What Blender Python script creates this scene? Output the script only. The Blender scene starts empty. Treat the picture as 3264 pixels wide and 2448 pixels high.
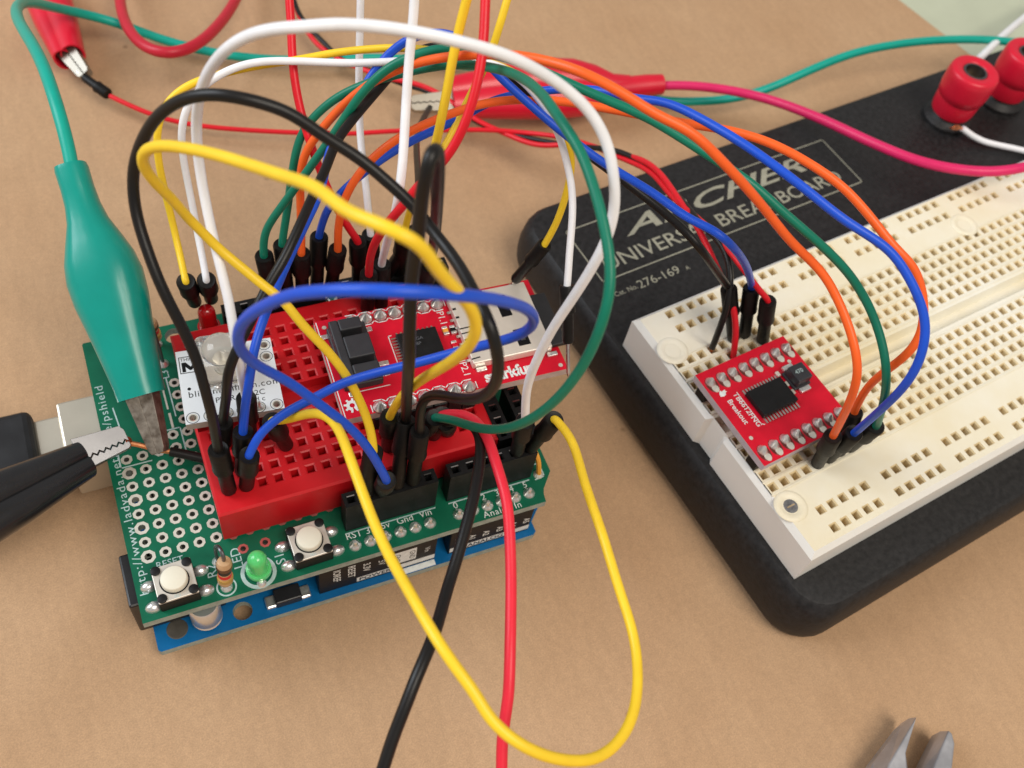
import bpy, bmesh, math, random
from mathutils import Vector, Matrix, Euler
random.seed(7)
S = 0.001                      # all lengths below are millimetres
sc = bpy.context.scene
col = sc.collection

# ------------------------------------------------------------------ camera, world, lamps, exposure
cam_d = bpy.data.cameras.new('camera'); cam = bpy.data.objects.new('camera', cam_d); col.objects.link(cam)
CAM_C = Vector((11.92, -62.34, 168.97))
CAM_R = Matrix([[0.919445, -0.369182, 0.135372], [-0.24175, -0.802236, -0.545871], [0.310126, 0.469172, -0.826861]])      # rows: right, down, forward
cam.matrix_world = Matrix.Translation(CAM_C*S) @ Matrix((CAM_R[0], -CAM_R[1], -CAM_R[2])).transposed().to_4x4()
cam_d.sensor_width = 36; cam_d.lens = 35.698
cam_d.clip_start = 0.005; cam_d.clip_end = 20
cam_d.dof.use_dof = True; cam_d.dof.focus_distance = 0.153; cam_d.dof.aperture_fstop = 32
sc.camera = cam
w = bpy.data.worlds.new('World'); sc.world = w; w.use_nodes = True
bg = w.node_tree.nodes['Background']; bg.inputs[0].default_value = (1.0, 0.95, 0.90, 1); bg.inputs[1].default_value = 0.34
def area(name, loc, target, sx, sy, power, color):
    l = bpy.data.lights.new(name, 'AREA'); l.shape = 'RECTANGLE'; l.size = sx; l.size_y = sy; l.energy = power; l.color = color
    o = bpy.data.objects.new(name, l); col.objects.link(o); o.location = loc
    o.rotation_euler = (Vector(target)-Vector(loc)).to_track_quat('-Z', 'Y').to_euler(); return o
area('window_light', (-0.66, 0.42, 0.66), (0.06, 0.05, 0), 0.55, 0.65, 8.2, (0.86, 0.93, 1.0))
area('ceiling_lamp', (0.22, -0.55, 1.0), (0.06, 0.03, 0), 0.6, 0.5, 9.0, (1.0, 0.92, 0.80))
sc.view_settings.view_transform = 'Standard'; sc.view_settings.look = 'None'
sc.view_settings.exposure = 0.0; sc.view_settings.gamma = 1
sc.render.engine = 'CYCLES'
sc.cycles.max_bounces = 8; sc.cycles.use_denoising = True

# ------------------------------------------------------------------ materials
MATS = {}
def mat(name, color, rough=0.5, metal=0.0, var=0.0, vscale=400.0, bump=0.0, bscale=900.0, coat=0.0, trans=0.0, sss=0.0, spec=0.5, color2=None, ior=1.45, rvar=0.0):
    if name in MATS: return MATS[name]
    m = bpy.data.materials.new(name); m.use_nodes = True; n = m.node_tree.nodes; L = m.node_tree.links
    b = n['Principled BSDF']; b.inputs['Base Color'].default_value = (*color, 1); b.inputs['Roughness'].default_value = rough
    b.inputs['Metallic'].default_value = metal; b.inputs['Coat Weight'].default_value = coat; b.inputs['Coat Roughness'].default_value = 0.15
    b.inputs['Transmission Weight'].default_value = trans; b.inputs['IOR'].default_value = ior; b.inputs['Specular IOR Level'].default_value = spec
    if sss: b.inputs['Subsurface Weight'].default_value = sss; b.inputs['Subsurface Radius'].default_value = (0.001, 0.001, 0.001); b.inputs['Subsurface Scale'].default_value = 0.8
    tc = n.new('ShaderNodeTexCoord')
    if var or color2 or rvar:
        t = n.new('ShaderNodeTexNoise'); t.inputs['Scale'].default_value = vscale; t.inputs['Detail'].default_value = 5; t.inputs['Roughness'].default_value = 0.6
        L.new(tc.outputs['Object'], t.inputs['Vector'])
        r = n.new('ShaderNodeValToRGB'); r.color_ramp.elements[0].position = 0.32; r.color_ramp.elements[1].position = 0.68
        c2 = color2 if color2 else tuple(min(1, c*(1+var)) for c in color)
        c1 = color if color2 else tuple(c*(1-var) for c in color)
        r.color_ramp.elements[0].color = (*c1, 1); r.color_ramp.elements[1].color = (*c2, 1)
        L.new(t.outputs['Fac'], r.inputs['Fac']); L.new(r.outputs['Color'], b.inputs['Base Color'])
        if rvar:
            mr = n.new('ShaderNodeMapRange'); mr.inputs['To Min'].default_value = max(0.02, rough-rvar); mr.inputs['To Max'].default_value = rough+rvar
            L.new(t.outputs['Fac'], mr.inputs['Value']); L.new(mr.outputs['Result'], b.inputs['Roughness'])
    if bump:
        t2 = n.new('ShaderNodeTexNoise'); t2.inputs['Scale'].default_value = bscale; t2.inputs['Detail'].default_value = 3
        L.new(tc.outputs['Object'], t2.inputs['Vector'])
        bp = n.new('ShaderNodeBump'); bp.inputs['Strength'].default_value = bump; bp.inputs['Distance'].default_value = 0.0002
        L.new(t2.outputs['Fac'], bp.inputs['Height']); L.new(bp.outputs['Normal'], b.inputs['Normal'])
    MATS[name] = m; return m
WIRECOL = dict(yellow=(0.93, 0.62, 0.03), white=(0.86, 0.86, 0.89), blue=(0.012, 0.085, 0.62), green=(0.004, 0.18, 0.11), orange=(0.92, 0.13, 0.02),
               red=(0.72, 0.010, 0.022), red_pink=(0.80, 0.025, 0.05), teal=(0.004, 0.36, 0.28), magenta=(0.70, 0.022, 0.13), crimson=(0.55, 0.018, 0.04), black=(0.009, 0.008, 0.008))
def wmat(c): return mat('wire_'+c, WIRECOL[c], 0.38, var=0.05, vscale=260, bump=0.06, bscale=700, spec=0.4, rvar=0.06)
M_plug = mat('plug_black', (0.006, 0.0055, 0.0055), 0.45, spec=0.3, var=0.25, vscale=500, bump=0.25, bscale=1100, rvar=0.12)
M_pin = mat('tin_pin', (0.72, 0.70, 0.66), 0.25, 1.0, var=0.1, vscale=900)
M_solder = mat('solder', (0.86, 0.85, 0.83), 0.30, 0.85, var=0.18, vscale=1500, bump=0.3, bscale=1500)
M_copper = mat('copper', (0.72, 0.30, 0.14), 0.35, 1.0, var=0.2, vscale=1500)
M_shield = mat('green_mask', (0.003, 0.115, 0.060), 0.4, var=0.16, vscale=160, bump=0.05, bscale=500, spec=0.3, rvar=0.08)
M_uno = mat('blue_mask', (0.003, 0.12, 0.32), 0.4, spec=0.3, var=0.14, vscale=160, bump=0.05, bscale=500, rvar=0.08)
M_pcbedge = mat('pcb_edge', (0.30, 0.34, 0.30), 0.7, var=0.2, vscale=700)
M_redmask = mat('red_mask', (0.60, 0.006, 0.024), 0.4, var=0.12, vscale=220, bump=0.05, bscale=500, spec=0.3, rvar=0.08)
M_whitemask = mat('white_mask', (0.74, 0.77, 0.80), 0.35, var=0.03, vscale=300, coat=0.2)
M_silk = mat('silk_white', (0.72, 0.75, 0.74), 0.6, var=0.1, vscale=900)
M_silkgrey = mat('silk_grey', (0.42, 0.55, 0.55), 0.6, var=0.15, vscale=900)
M_ink = mat('ink_black', (0.006, 0.006, 0.007), 0.6, spec=0.2)
M_pad = mat('pad_tin', (0.78, 0.75, 0.66), 0.38, 0.55, var=0.12, vscale=900)
M_padreflect = mat('pad_red_reflection', (0.50, 0.12, 0.11), 0.4, 0.3, var=0.15, vscale=900)  # tin pads with the red breadboard's reflection put into their colour
M_hdr = mat('header_black', (0.008, 0.008, 0.0085), 0.48, spec=0.3, var=0.25, vscale=500, bump=0.12, bscale=900, rvar=0.1)
M_contact = mat('contact', (0.62, 0.60, 0.58), 0.3, 1.0)
M_mini = mat('red_plastic', (0.60, 0.008, 0.014), 0.42, var=0.10, vscale=120, bump=0.10, bscale=800, sss=0.08, rvar=0.08)
M_cream = mat('cream_plastic', (0.79, 0.70, 0.49), 0.5, vscale=34, color2=(0.87, 0.835, 0.73), bump=0.05, bscale=500, sss=0.08)
M_tan = mat('yellowed_plastic', (0.72, 0.58, 0.34), 0.55, var=0.12, vscale=120)
M_hole = mat('hole_brown', (0.42, 0.31, 0.18), 0.7, var=0.3, vscale=300)
M_sidelit = mat('plastic_sidelit', (0.84, 0.835, 0.80), 0.45, var=0.03, vscale=60, sss=0.08)  # strip sides whiter than the top, window light put into the colour
M_base = mat('base_black', (0.010, 0.0095, 0.010), 0.5, spec=0.34, vscale=900, color2=(0.024, 0.023, 0.024), bump=0.22, bscale=1500, rvar=0.12)
M_gold = mat('print_cream', (0.31, 0.30, 0.235), 0.55, var=0.12, vscale=700)
M_metal = mat('sheet_metal', (0.36, 0.33, 0.28), 0.40, 0.9, var=0.06, vscale=200, bump=0.05, bscale=400, rvar=0.06)
M_nickel = mat('nickel', (0.20, 0.20, 0.21), 0.34, 0.95, var=0.08, vscale=300, rvar=0.06)
M_oldmetal = mat('worn_steel', (0.11, 0.085, 0.065), 0.5, 0.6, vscale=420, color2=(0.36, 0.32, 0.27), bump=0.5, bscale=900, rvar=0.12)
M_usb = mat('usb_shell', (0.60, 0.55, 0.46), 0.38, 0.75, var=0.05, vscale=120, bump=0.05, bscale=300)
M_black = mat('black_rubber', (0.014, 0.014, 0.016), 0.34, var=0.25, vscale=200, bump=0.08, bscale=600, rvar=0.08)
M_boot_green = mat('boot_teal', (0.002, 0.29, 0.235), 0.28, spec=0.4, var=0.06, vscale=120, bump=0.06, bscale=300, coat=0.25, sss=0.05)
M_boot_red = mat('boot_red', (0.66, 0.008, 0.032), 0.34, var=0.06, vscale=120, bump=0.06, bscale=300, coat=0.15, sss=0.05)
M_boot_black = mat('boot_black', (0.014, 0.014, 0.016), 0.27, var=0.2, vscale=160, bump=0.08, bscale=300, coat=0.2)
M_cap = mat('cream_button', (0.74, 0.70, 0.58), 0.45, var=0.03, vscale=200)
M_switch = mat('switch_plate', (0.62, 0.58, 0.52), 0.4, 0.35, var=0.06, vscale=300)
M_resist = mat('resistor_tan', (0.52, 0.32, 0.17), 0.4, var=0.1, vscale=300, coat=0.3)
M_clear = mat('clear_epoxy', (0.97, 0.96, 0.94), 0.05, trans=0.93, ior=1.42)
M_gled = mat('green_epoxy', (0.16, 0.85, 0.28), 0.2, trans=0.35, sss=0.5, coat=0.3)
M_rled = mat('red_epoxy', (0.62, 0.008, 0.012), 0.15, trans=0.25, coat=0.4)
M_kapton = mat('orange_wire', (0.80, 0.36, 0.05), 0.4, var=0.1)
M_post = mat('post_red', (0.66, 0.010, 0.035), 0.36, var=0.05, vscale=160, bump=0.06, bscale=400, sss=0.06)

# ------------------------------------------------------------------ mesh helpers
class MB:
    def __init__(s): s.v = []; s.f = []; s.mi = []; s.cur = 0
    def add(s, vs, fs):
        o = len(s.v); s.v += [Vector(v) for v in vs]; s.f += [[i+o for i in f] for f in fs]; s.mi += [s.cur]*len(fs); return s
    def box(s, x0, x1, y0, y1, z0, z1):
        return s.add([(x0,y0,z0),(x1,y0,z0),(x1,y1,z0),(x0,y1,z0),(x0,y0,z1),(x1,y0,z1),(x1,y1,z1),(x0,y1,z1)],
                     [(3,2,1,0),(4,5,6,7),(0,1,5,4),(1,2,6,5),(2,3,7,6),(3,0,4,7)])
    def prism(s, poly, z0, z1, poly2=None):
        n = len(poly); p2 = poly2 or poly
        return s.add([(x,y,z0) for x,y in poly]+[(x,y,z1) for x,y in p2], [list(range(n))[::-1], list(range(n,2*n))]+[(i,(i+1)%n,n+(i+1)%n,n+i) for i in range(n)])
    def quad(s, a, b, c, d): return s.add([a,b,c,d], [(0,1,2,3)])
    def rings(s, rings, cap=True):
        n = len(rings[0]); vs = [p for r in rings for p in r]; fs = []
        for k in range(len(rings)-1):
            fs += [(k*n+i, k*n+(i+1)%n, (k+1)*n+(i+1)%n, (k+1)*n+i) for i in range(n)]
        if cap: fs += [list(range(n))[::-1], [(len(rings)-1)*n+i for i in range(n)]]
        return s.add(vs, fs)
    def lathe(s, prof, p0=(0,0,0), axis=(0,0,1), n=20, cap=True):
        a = Vector(axis).normalized(); u = a.orthogonal().normalized(); w_ = a.cross(u); p0 = Vector(p0)
        return s.rings([[p0+a*z+(u*math.cos(2*math.pi*i/n)+w_*math.sin(2*math.pi*i/n))*r for i in range(n)] for r, z in prof], cap)
    def cyl(s, p0, p1, r0, r1=None, n=14):
        d = Vector(p1)-Vector(p0); return s.lathe([(r0,0),(r0 if r1 is None else r1,d.length)], p0, d, n)
    def tube(s, pts, r, n=12):
        pts = [Vector(p) for p in pts]; rings = []; N = len(pts); u = None
        for i, p in enumerate(pts):
            t = (pts[min(i+1,N-1)]-pts[max(i-1,0)]).normalized()
            if u is None: u = t.orthogonal().normalized()
            u = (u-t*u.dot(t)).normalized(); v = t.cross(u); rr = r(i/(N-1)) if callable(r) else r
            rings.append([p+(u*math.cos(2*math.pi*k/n)+v*math.sin(2*math.pi*k/n))*rr for k in range(n)])
        return s.rings(rings)
    def mesh(s, name, mats):
        me = bpy.data.meshes.new(name); me.from_pydata([tuple(v*S) for v in s.v], [], s.f)
        for m in (mats if isinstance(mats, (list,tuple)) else [mats]): me.materials.append(m)
        if any(s.mi): me.polygons.foreach_set('material_index', s.mi)
        bm = bmesh.new(); bm.from_mesh(me); bmesh.ops.recalc_face_normals(bm, faces=bm.faces); bm.to_mesh(me); bm.free()
        return me
    def build(s, name, mats, parent=None, smooth=False, bevel=0.0, seg=2, angle=40, loc=None, rot=None):
        return place(name, s.mesh(name, mats), parent, smooth, bevel, seg, angle, loc, rot)
def place(name, me, parent=None, smooth=False, bevel=0.0, seg=2, angle=40, loc=None, rot=None):
    o = bpy.data.objects.new(name, me); col.objects.link(o); o.parent = parent
    if loc is not None: o.location = Vector(loc)*S
    if rot is not None: o.rotation_euler = rot
    if smooth:
        me.polygons.foreach_set('use_smooth', [True]*len(me.polygons))
        try: me.set_sharp_from_angle(angle=math.radians(angle))
        except Exception: pass
    if bevel:
        b = o.modifiers.new('edge', 'BEVEL'); b.width = bevel*S; b.segments = seg; b.limit_method = 'ANGLE'; b.angle_limit = math.radians(35)
    return o
def thing(name, label, cat, loc=(0,0,0), rotz=0.0, group=None):
    o = bpy.data.objects.new(name, None); col.objects.link(o); o.location = Vector(loc)*S; o.rotation_euler = (0,0,rotz); o.empty_display_size = 0.005
    o['label'] = label; o['category'] = cat
    if group: o['group'] = group
    return o
def spline(P, per=5):
    P = [Vector(p) for p in P]; Q = [P[0]*2-P[1]]+P+[P[-1]*2-P[-2]]; out = []
    for i in range(1, len(Q)-2):
        p0, p1, p2, p3 = Q[i-1:i+3]
        t1 = max(1e-4,(p1-p0).length)**.5; t2 = t1+max(1e-4,(p2-p1).length)**.5; t3 = t2+max(1e-4,(p3-p2).length)**.5
        for k in range(per):
            t = t1+(t2-t1)*k/per
            a1 = p0*((t1-t)/t1)+p1*(t/t1); a2 = p1*((t2-t)/(t2-t1))+p2*((t-t1)/(t2-t1)); a3 = p2*((t3-t)/(t3-t2))+p3*((t-t2)/(t3-t2))
            b1 = a1*((t2-t)/t2)+a2*(t/t2); b2 = a2*((t3-t)/(t3-t1))+a3*((t-t1)/(t3-t1))
            out.append(b1*((t2-t)/(t2-t1))+b2*((t-t1)/(t2-t1)))
    out.append(P[-1])
    for _ in range(4):
        out = [out[0], out[1]]+[(out[i-1]+out[i]*2+out[i+1])/4 for i in range(2, len(out)-2)]+[out[-2], out[-1]]
    return out
TEXTCACHE = {}
def text(name, body, size, parent, loc, rot=(0,0,0), material=None, align='LEFT', sx=1.0, shear=0.0, bold=0.0, spacing=1.0):
    c = bpy.data.curves.new(name, 'FONT'); c.body = body; c.size = size*S*1.42; c.align_x = align; c.shear = shear; c.offset = bold*S; c.space_character = spacing
    c.resolution_u = 3
    o = bpy.data.objects.new(name, c); col.objects.link(o)
    me = bpy.data.meshes.new_from_object(o.evaluated_get(bpy.context.evaluated_depsgraph_get()))
    bpy.data.objects.remove(o)
    me.materials.clear(); me.materials.append(material or M_silk)
    t = bpy.data.objects.new(name, me); col.objects.link(t); t.parent = parent; t.location = Vector(loc)*S; t.rotation_euler = rot; t.scale = (sx,1,1)
    return t
def circle(cx, cy, r, n=16, a0=0.0): return [(cx+r*math.cos(a0+2*math.pi*i/n), cy+r*math.sin(a0+2*math.pi*i/n)) for i in range(n)]
def pcb(name, outline, holes, z0, z1, mats, parent):
    bm = bmesh.new(); edges = []
    for loop in [outline]+holes:
        vs = [bm.verts.new((x*S, y*S, z1*S)) for x, y in loop]
        edges += [bm.edges.new((vs[i], vs[(i+1)%len(vs)])) for i in range(len(vs))]
    bmesh.ops.triangle_fill(bm, use_beauty=True, edges=edges)
    for f in bm.faces:
        f.normal_update()
        if f.normal.z < 0: f.normal_flip()
    top = list(bm.faces); r = bmesh.ops.extrude_face_region(bm, geom=top)
    nv = [g for g in r['geom'] if isinstance(g, bmesh.types.BMVert)]
    bmesh.ops.translate(bm, verts=nv, vec=(0,0,(z0-z1)*S))
    bmesh.ops.recalc_face_normals(bm, faces=bm.faces)
    for f in bm.faces: f.normal_update(); f.material_index = 0 if abs(f.normal.z) > .5 else 1
    me = bpy.data.meshes.new(name); bm.to_mesh(me); bm.free()
    for m in mats: me.materials.append(m)
    return place(name, me, parent)
def ring_mesh(name, r0, r1, h, depth, m, n=8):
    b = MB(); a0 = math.pi/n
    o = [(x,y) for x,y in circle(0,0,r1,n,a0)]; i_ = circle(0,0,r0,n,a0)
    b.rings([[(x,y,0) for x,y in o],[(x,y,h) for x,y in o],[(x,y,h) for x,y in i_],[(x,y,-depth) for x,y in i_]], cap=False)
    return b.mesh(name, m)
def solder_mesh(h=1.6, r=1.05): return MB().lathe([(r,0),(r*.92,.16*h),(r*.62,.38*h),(r*.40,.62*h),(r*.34,.9*h),(r*.22,h)], n=12).mesh('solder_joint', M_solder)
def holegrid(b, cells, z, hh=0.62, ch=0.86, depth=1.6, p=1.27, cdep=0.25):
    """square sockets with chamfered mouths; material 0 top, 1 chamfer, 2 bottom"""
    for cx, cy in cells:
        def sq(h, zz): return [(cx-h,cy-h,zz),(cx+h,cy-h,zz),(cx+h,cy+h,zz),(cx-h,cy+h,zz)]
        A, B, C_, D_ = sq(p,z), sq(ch,z), sq(hh,z-cdep), sq(hh*.92,z-depth)
        for i in range(4):
            j = (i+1)%4
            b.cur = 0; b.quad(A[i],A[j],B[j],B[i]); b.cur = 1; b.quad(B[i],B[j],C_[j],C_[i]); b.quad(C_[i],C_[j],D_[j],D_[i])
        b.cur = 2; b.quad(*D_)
    b.cur = 0
# ------------------------------------------------------------------ setting: table and kraft paper
def kraft():
    m = bpy.data.materials.new('kraft_paper'); m.use_nodes = True; n = m.node_tree.nodes; L = m.node_tree.links; b = n['Principled BSDF']
    b.inputs['Roughness'].default_value = 0.72; b.inputs['Specular IOR Level'].default_value = 0.3
    tc = n.new('ShaderNodeTexCoord')
    def noise(scale, detail, rough=.6, sy=1.0):
        mp = n.new('ShaderNodeMapping'); mp.inputs['Scale'].default_value = (1, sy, 1); L.new(tc.outputs['Object'], mp.inputs['Vector'])
        t = n.new('ShaderNodeTexNoise'); t.inputs['Scale'].default_value = scale; t.inputs['Detail'].default_value = detail; t.inputs['Roughness'].default_value = rough
        L.new(mp.outputs['Vector'], t.inputs['Vector']); return t
    big, fine, fib = noise(28, 4), noise(900, 6, .7), noise(420, 5, .65, .3)
    def ramp(src, c0, c1, p0=.3, p1=.7):
        r = n.new('ShaderNodeValToRGB'); r.color_ramp.elements[0].position = p0; r.color_ramp.elements[1].position = p1
        r.color_ramp.elements[0].color = (*c0,1); r.color_ramp.elements[1].color = (*c1,1); L.new(src, r.inputs['Fac']); return r
    def mix(a, c, fac, mode='MULTIPLY'):
        x = n.new('ShaderNodeMix'); x.data_type = 'RGBA'; x.blend_type = mode; x.inputs['Factor'].default_value = fac
        L.new(a, x.inputs['A']); L.new(c, x.inputs['B']); return x.outputs['Result']
    base = ramp(big.outputs['Fac'], (0.475, 0.293, 0.165), (0.520, 0.333, 0.195))
    g = ramp(fine.outputs['Fac'], (.86,.86,.86), (1.08,1.08,1.08)); f2 = ramp(fib.outputs['Fac'], (.92,.92,.92), (1.05,1.05,1.05))
    gr = noise(3600, 3, .7); gr_ = ramp(gr.outputs['Fac'], (.84,.84,.84), (1.12,1.12,1.12)); c = mix(base.outputs['Color'], g.outputs['Color'], .7); c = mix(c, gr_.outputs['Color'], .9); c = mix(c, f2.outputs['Color'], .8)
    vo = n.new('ShaderNodeTexVoronoi'); vo.inputs['Scale'].default_value = 62; L.new(tc.outputs['Object'], vo.inputs['Vector'])
    sp = ramp(vo.outputs['Distance'], (.42,.36,.32), (1,1,1), .018, .05); c = mix(c, sp.outputs['Color'], .6)
    L.new(c, b.inputs['Base Color'])
    bp = n.new('ShaderNodeBump'); bp.inputs['Strength'].default_value = .25; bp.inputs['Distance'].default_value = .0002
    L.new(fib.outputs['Fac'], bp.inputs['Height']); L.new(bp.outputs['Normal'], b.inputs['Normal']); return m
t = MB().box(-900,900,-700,900,-20,-0.45).build('table', mat('table_laminate', (0.50,0.53,0.40), 0.5, var=.05, vscale=60)); t['kind'] = 'structure'
t['label'] = 'pale green table showing past the kraft paper edge'
t = MB().prism([(-420,-320),(357,-320),(159,405),(-420,405)], -0.4, 0.0).build('kraft_paper', kraft()); t['kind'] = 'structure'
t['label'] = 'brown kraft paper sheet covering the table'

# ------------------------------------------------------------------ microcontroller board (lowest, blue)
ZU = 4.2
uno = thing('microcontroller_board', 'blue microcontroller board lying on the paper under the green shield', 'circuit board')
pcb('pcb', [(0.4,0),(65.4,0),(66.04,.5),(66.04,2.54),(68.58,5.08),(68.58,37.85),(66.04,40.4),(66.04,51.8),(64.5,53.34),(.4,53.34),(0,52.9),(0,.4)],
    [circle(13.97,2.54,1.6), circle(15.24,50.8,1.6), circle(66.04,35.56,1.6)], ZU-1.6, ZU, [M_uno, M_pcbedge], uno)
for x, y in [(33.02+2.54*i,2.54) for i in range(-2,6)]+[(50.8+2.54*i,2.54) for i in range(6)]+[(18.8+2.54*i,50.8) for i in range(10)]+[(45.72+2.54*i,50.8) for i in range(8)]:
    MB().cyl((x,y,ZU-1.5),(x,y,.35),.5,.3,6).build('solder_joint', M_solder, uno)
for x0, x1, y0, y1 in ((26.6,47.0,1.27,3.81),(49.5,64.8,1.27,3.81)):
    MB().box(x0,x1,y0,y1,ZU,ZU+8.5).build('female_header', M_hdr, uno, bevel=.15)
for x0, x1 in ((17.5,42.9),(44.4,64.8)): MB().box(x0,x1,49.5,52.1,ZU,ZU+8.5).build('female_header', M_hdr, uno, bevel=.15)
R90 = math.radians(90)
fy = 1.255                                                     # lettering on the outer faces of the header strips
for s_, x in (('IOREF',29.2),('RESET',31.7),('3.3V',34.3)):
    text('lettering', s_, 1.25, uno, (x-.2,fy,ZU+5.6), Euler((R90,R90,0),'XYZ'), M_silk, 'CENTER', bold=.02)
text('lettering', '5V', 1.25, uno, (36.7,fy,ZU+5.6), Euler((R90,R90,0)), M_silk, 'CENTER')
MB().quad((38.4,fy,ZU+2.9),(43.4,fy,ZU+2.9),(43.4,fy,ZU+7.4),(38.4,fy,ZU+7.4)).build('white_print', M_silk, uno)
for x in (39.8,42.4): text('lettering', 'GND', 1.0, uno, (x-.2,fy-.015,ZU+5.0), Euler((R90,R90,0)), M_ink, 'CENTER')
text('lettering', 'Vin', 1.0, uno, (44.9,fy,ZU+5.2), Euler((R90,R90,0)), M_silk, 'CENTER')
MB().quad((33.0,fy,ZU+.6),(46.9,fy,ZU+.6),(46.9,fy,ZU+2.2),(33.0,fy,ZU+2.2)).build('white_print', M_silk, uno)
text('lettering', 'POWER', 1.15, uno, (33.4,fy-.015,ZU+.8), (R90,0,0), M_ink, bold=.03)
MB().quad((49.7,fy,ZU+.6),(64.7,fy,ZU+.6),(64.7,fy,ZU+2.2),(49.7,fy,ZU+2.2)).build('white_print', M_silk, uno)
text('lettering', 'ANALOG IN', 1.15, uno, (53.0,fy-.015,ZU+.8), (R90,0,0), M_ink, bold=.03)
for i in range(6): text('lettering', 'A%d' % i, 1.15, uno, (50.6+2.54*i,fy,ZU+4.3), Euler((R90,R90,0)), M_silk, 'CENTER', bold=.03)
MB().quad((39.5,.15,ZU+.02),(46.9,.15,ZU+.02),(46.9,1.2,ZU+.02),(39.5,1.2,ZU+.02)).build('white_print', M_silk, uno)
b = MB().box(-6.6,9.4,31.6,43.8,ZU,ZU+11); b.build('usb_socket', M_usb, uno, bevel=.4)
b = MB().box(-2.0,11.8,4.3,13.3,ZU,ZU+10.6); b.build('power_jack', M_black, uno, bevel=.35)
c_ = MB().box(6.2,10.6,2.6,7.4,ZU,ZU+.8).build('capacitor', M_black, uno, bevel=.3)
MB().lathe([(2.35,.8),(2.5,1.2),(2.25,1.6),(2.5,1.9),(2.5,6.4),(2.2,6.8)], (8.4,3.1,ZU), n=28).build('can', mat('aluminium', (.80,.80,.80), .32, .8, var=.05, vscale=200), c_, True)
d_ = MB().box(19.3,23.6,1.0,3.6,ZU+.3,ZU+2.4).build('diode', M_black, uno, bevel=.2)
for x in (18.6,24.3): MB().box(x-.9,x+.9,1.2,3.4,ZU+.02,ZU+.9).build('solder_tab', M_solder, d_, bevel=.3)
MB().lathe([(1.7,.03),(1.55,.06)], (3.5,2.9,ZU), n=24).build('solder_pad', mat('flux_dark', (.10,.09,.075), .45, .4, var=.2), uno)
# ------------------------------------------------------------------ prototyping shield (green)
ZS = 16.84
sh = thing('prototyping_shield', 'green prototyping shield plugged on top of the blue board', 'circuit board')
padxy = [(2.45+2.6*k, 10.7+2.55*j, 1 if (k == 0 and j % 2 == 0) else 0) for k in range(5) for j in range(7)]
padxy += [(x, y, 0) for x in (10.4,12.8) for y in (28.6,31.1)]+[(12.75, 33.6+2.53*j, 0) for j in range(4)]+[(x,28.6,0) for x in (2.5,5.0,7.7)]
padxy += [(4.9, 41.3+2.54*j, 0) for j in range(4)]
tintpads = [(15.4+2.6*k,10.35) for k in range(7)]+[(16.3,7.5),(19.8,7.5)]
holes = [circle(14.8,51.0,1.65)]+[circle(x,y,.62 if g else .46,8,math.pi/8) for x,y,g in padxy]+[circle(x,y,.46,8,math.pi/8) for x,y in tintpads]
pcb('pcb', [(-.4,.3),(65.7,.2),(65.9,1.7),(66.3,2.6),(68.7,5.4),(68.7,37.8),(66.2,40.4),(66.2,52),(64.6,53.6),(-.2,53.6),(-.4,53.3)], holes, ZS-1.6, ZS, [M_shield, M_pcbedge], sh)
pm = [ring_mesh('pad', .46, .94, .035, 1.2, M_pad), ring_mesh('pad', .62, 1.16, .035, 1.2, M_pad)]; pr = ring_mesh('pad', .46, .86, .035, 1.2, M_padreflect)
for x, y, g in padxy: place('pad', pm[g], sh, loc=(x,y,ZS))
for x, y in tintpads: place('pad', pr, sh, loc=(x,y,ZS))
sj = solder_mesh()
for x in [33.02+2.54*i for i in range(6)]+[50.8+2.54*i for i in range(6)]: place('solder_joint', sj, sh, True, loc=(x,2.54,ZS))
for x in [24.5+2.54*i for i in range(16)]: place('solder_joint', sj, sh, True, loc=(x,50.9,ZS))
def female_header(parent, x0, y0, n, z0, h=8.5, horiz=True, skip=()):
    """strip of n sockets; body built with real square openings and a bright contact in each"""
    b = MB(); cells = [((x0+2.54*i, y0) if horiz else (x0, y0+2.54*i)) for i in range(n)]
    holegrid(b, cells, z0+h, .5, .72, 3.0, 1.27, .3)
    xa, xb = (x0-1.27, x0+2.54*(n-1)+1.27) if horiz else (x0-1.27, x0+1.27)
    ya, yb = (y0-1.27, y0+1.27) if horiz else (y0-1.27, y0+2.54*(n-1)+1.27)
    q = [(xa,ya),(xb,ya),(xb,yb),(xa,yb)]
    for i in range(4):
        j = (i+1) % 4; b.quad((*q[i],z0),(*q[j],z0),(*q[j],z0+h),(*q[i],z0+h))
    o = b.build('female_header', [M_hdr, M_hdr, M_hdr], parent)
    for i, (cx, cy) in enumerate(cells):
        if i in skip: continue
        k = MB()
        if horiz: k.box(cx-.62,cx+.62,cy+.42,cy+.62,z0+h-.7,z0+h+.03)
        else: k.box(cx-.62,cx+.62,cy+.42,cy+.62,z0+h-.7,z0+h+.03)
        k.build('contact', M_contact, o)
    for cx, cy in cells: MB().box(cx-.3,cx+.3,cy-.3,cy+.3,z0-12.4,z0-.05).build('pin', M_pin, o)
    return o
female_header(sh, 33.6, 6.6, 6, ZS)
female_header(sh, 50.9, 6.6, 6, ZS)
female_header(sh, 24.5, 47.6, 7, ZS)
female_header(sh, 45.1, 47.6, 8, ZS)
female_header(sh, 60.9, 10.6, 4, ZS, 8.5, False)
female_header(sh, 65.2, 10.2, 4, ZS, 8.5, False)
text('lettering', 'http://www.ladyada.net/make/pshield', 1.32, sh, (1.35,4.6,ZS+.02), (0,0,R90), M_silkgrey, sx=1.19, spacing=1.17)
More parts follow.
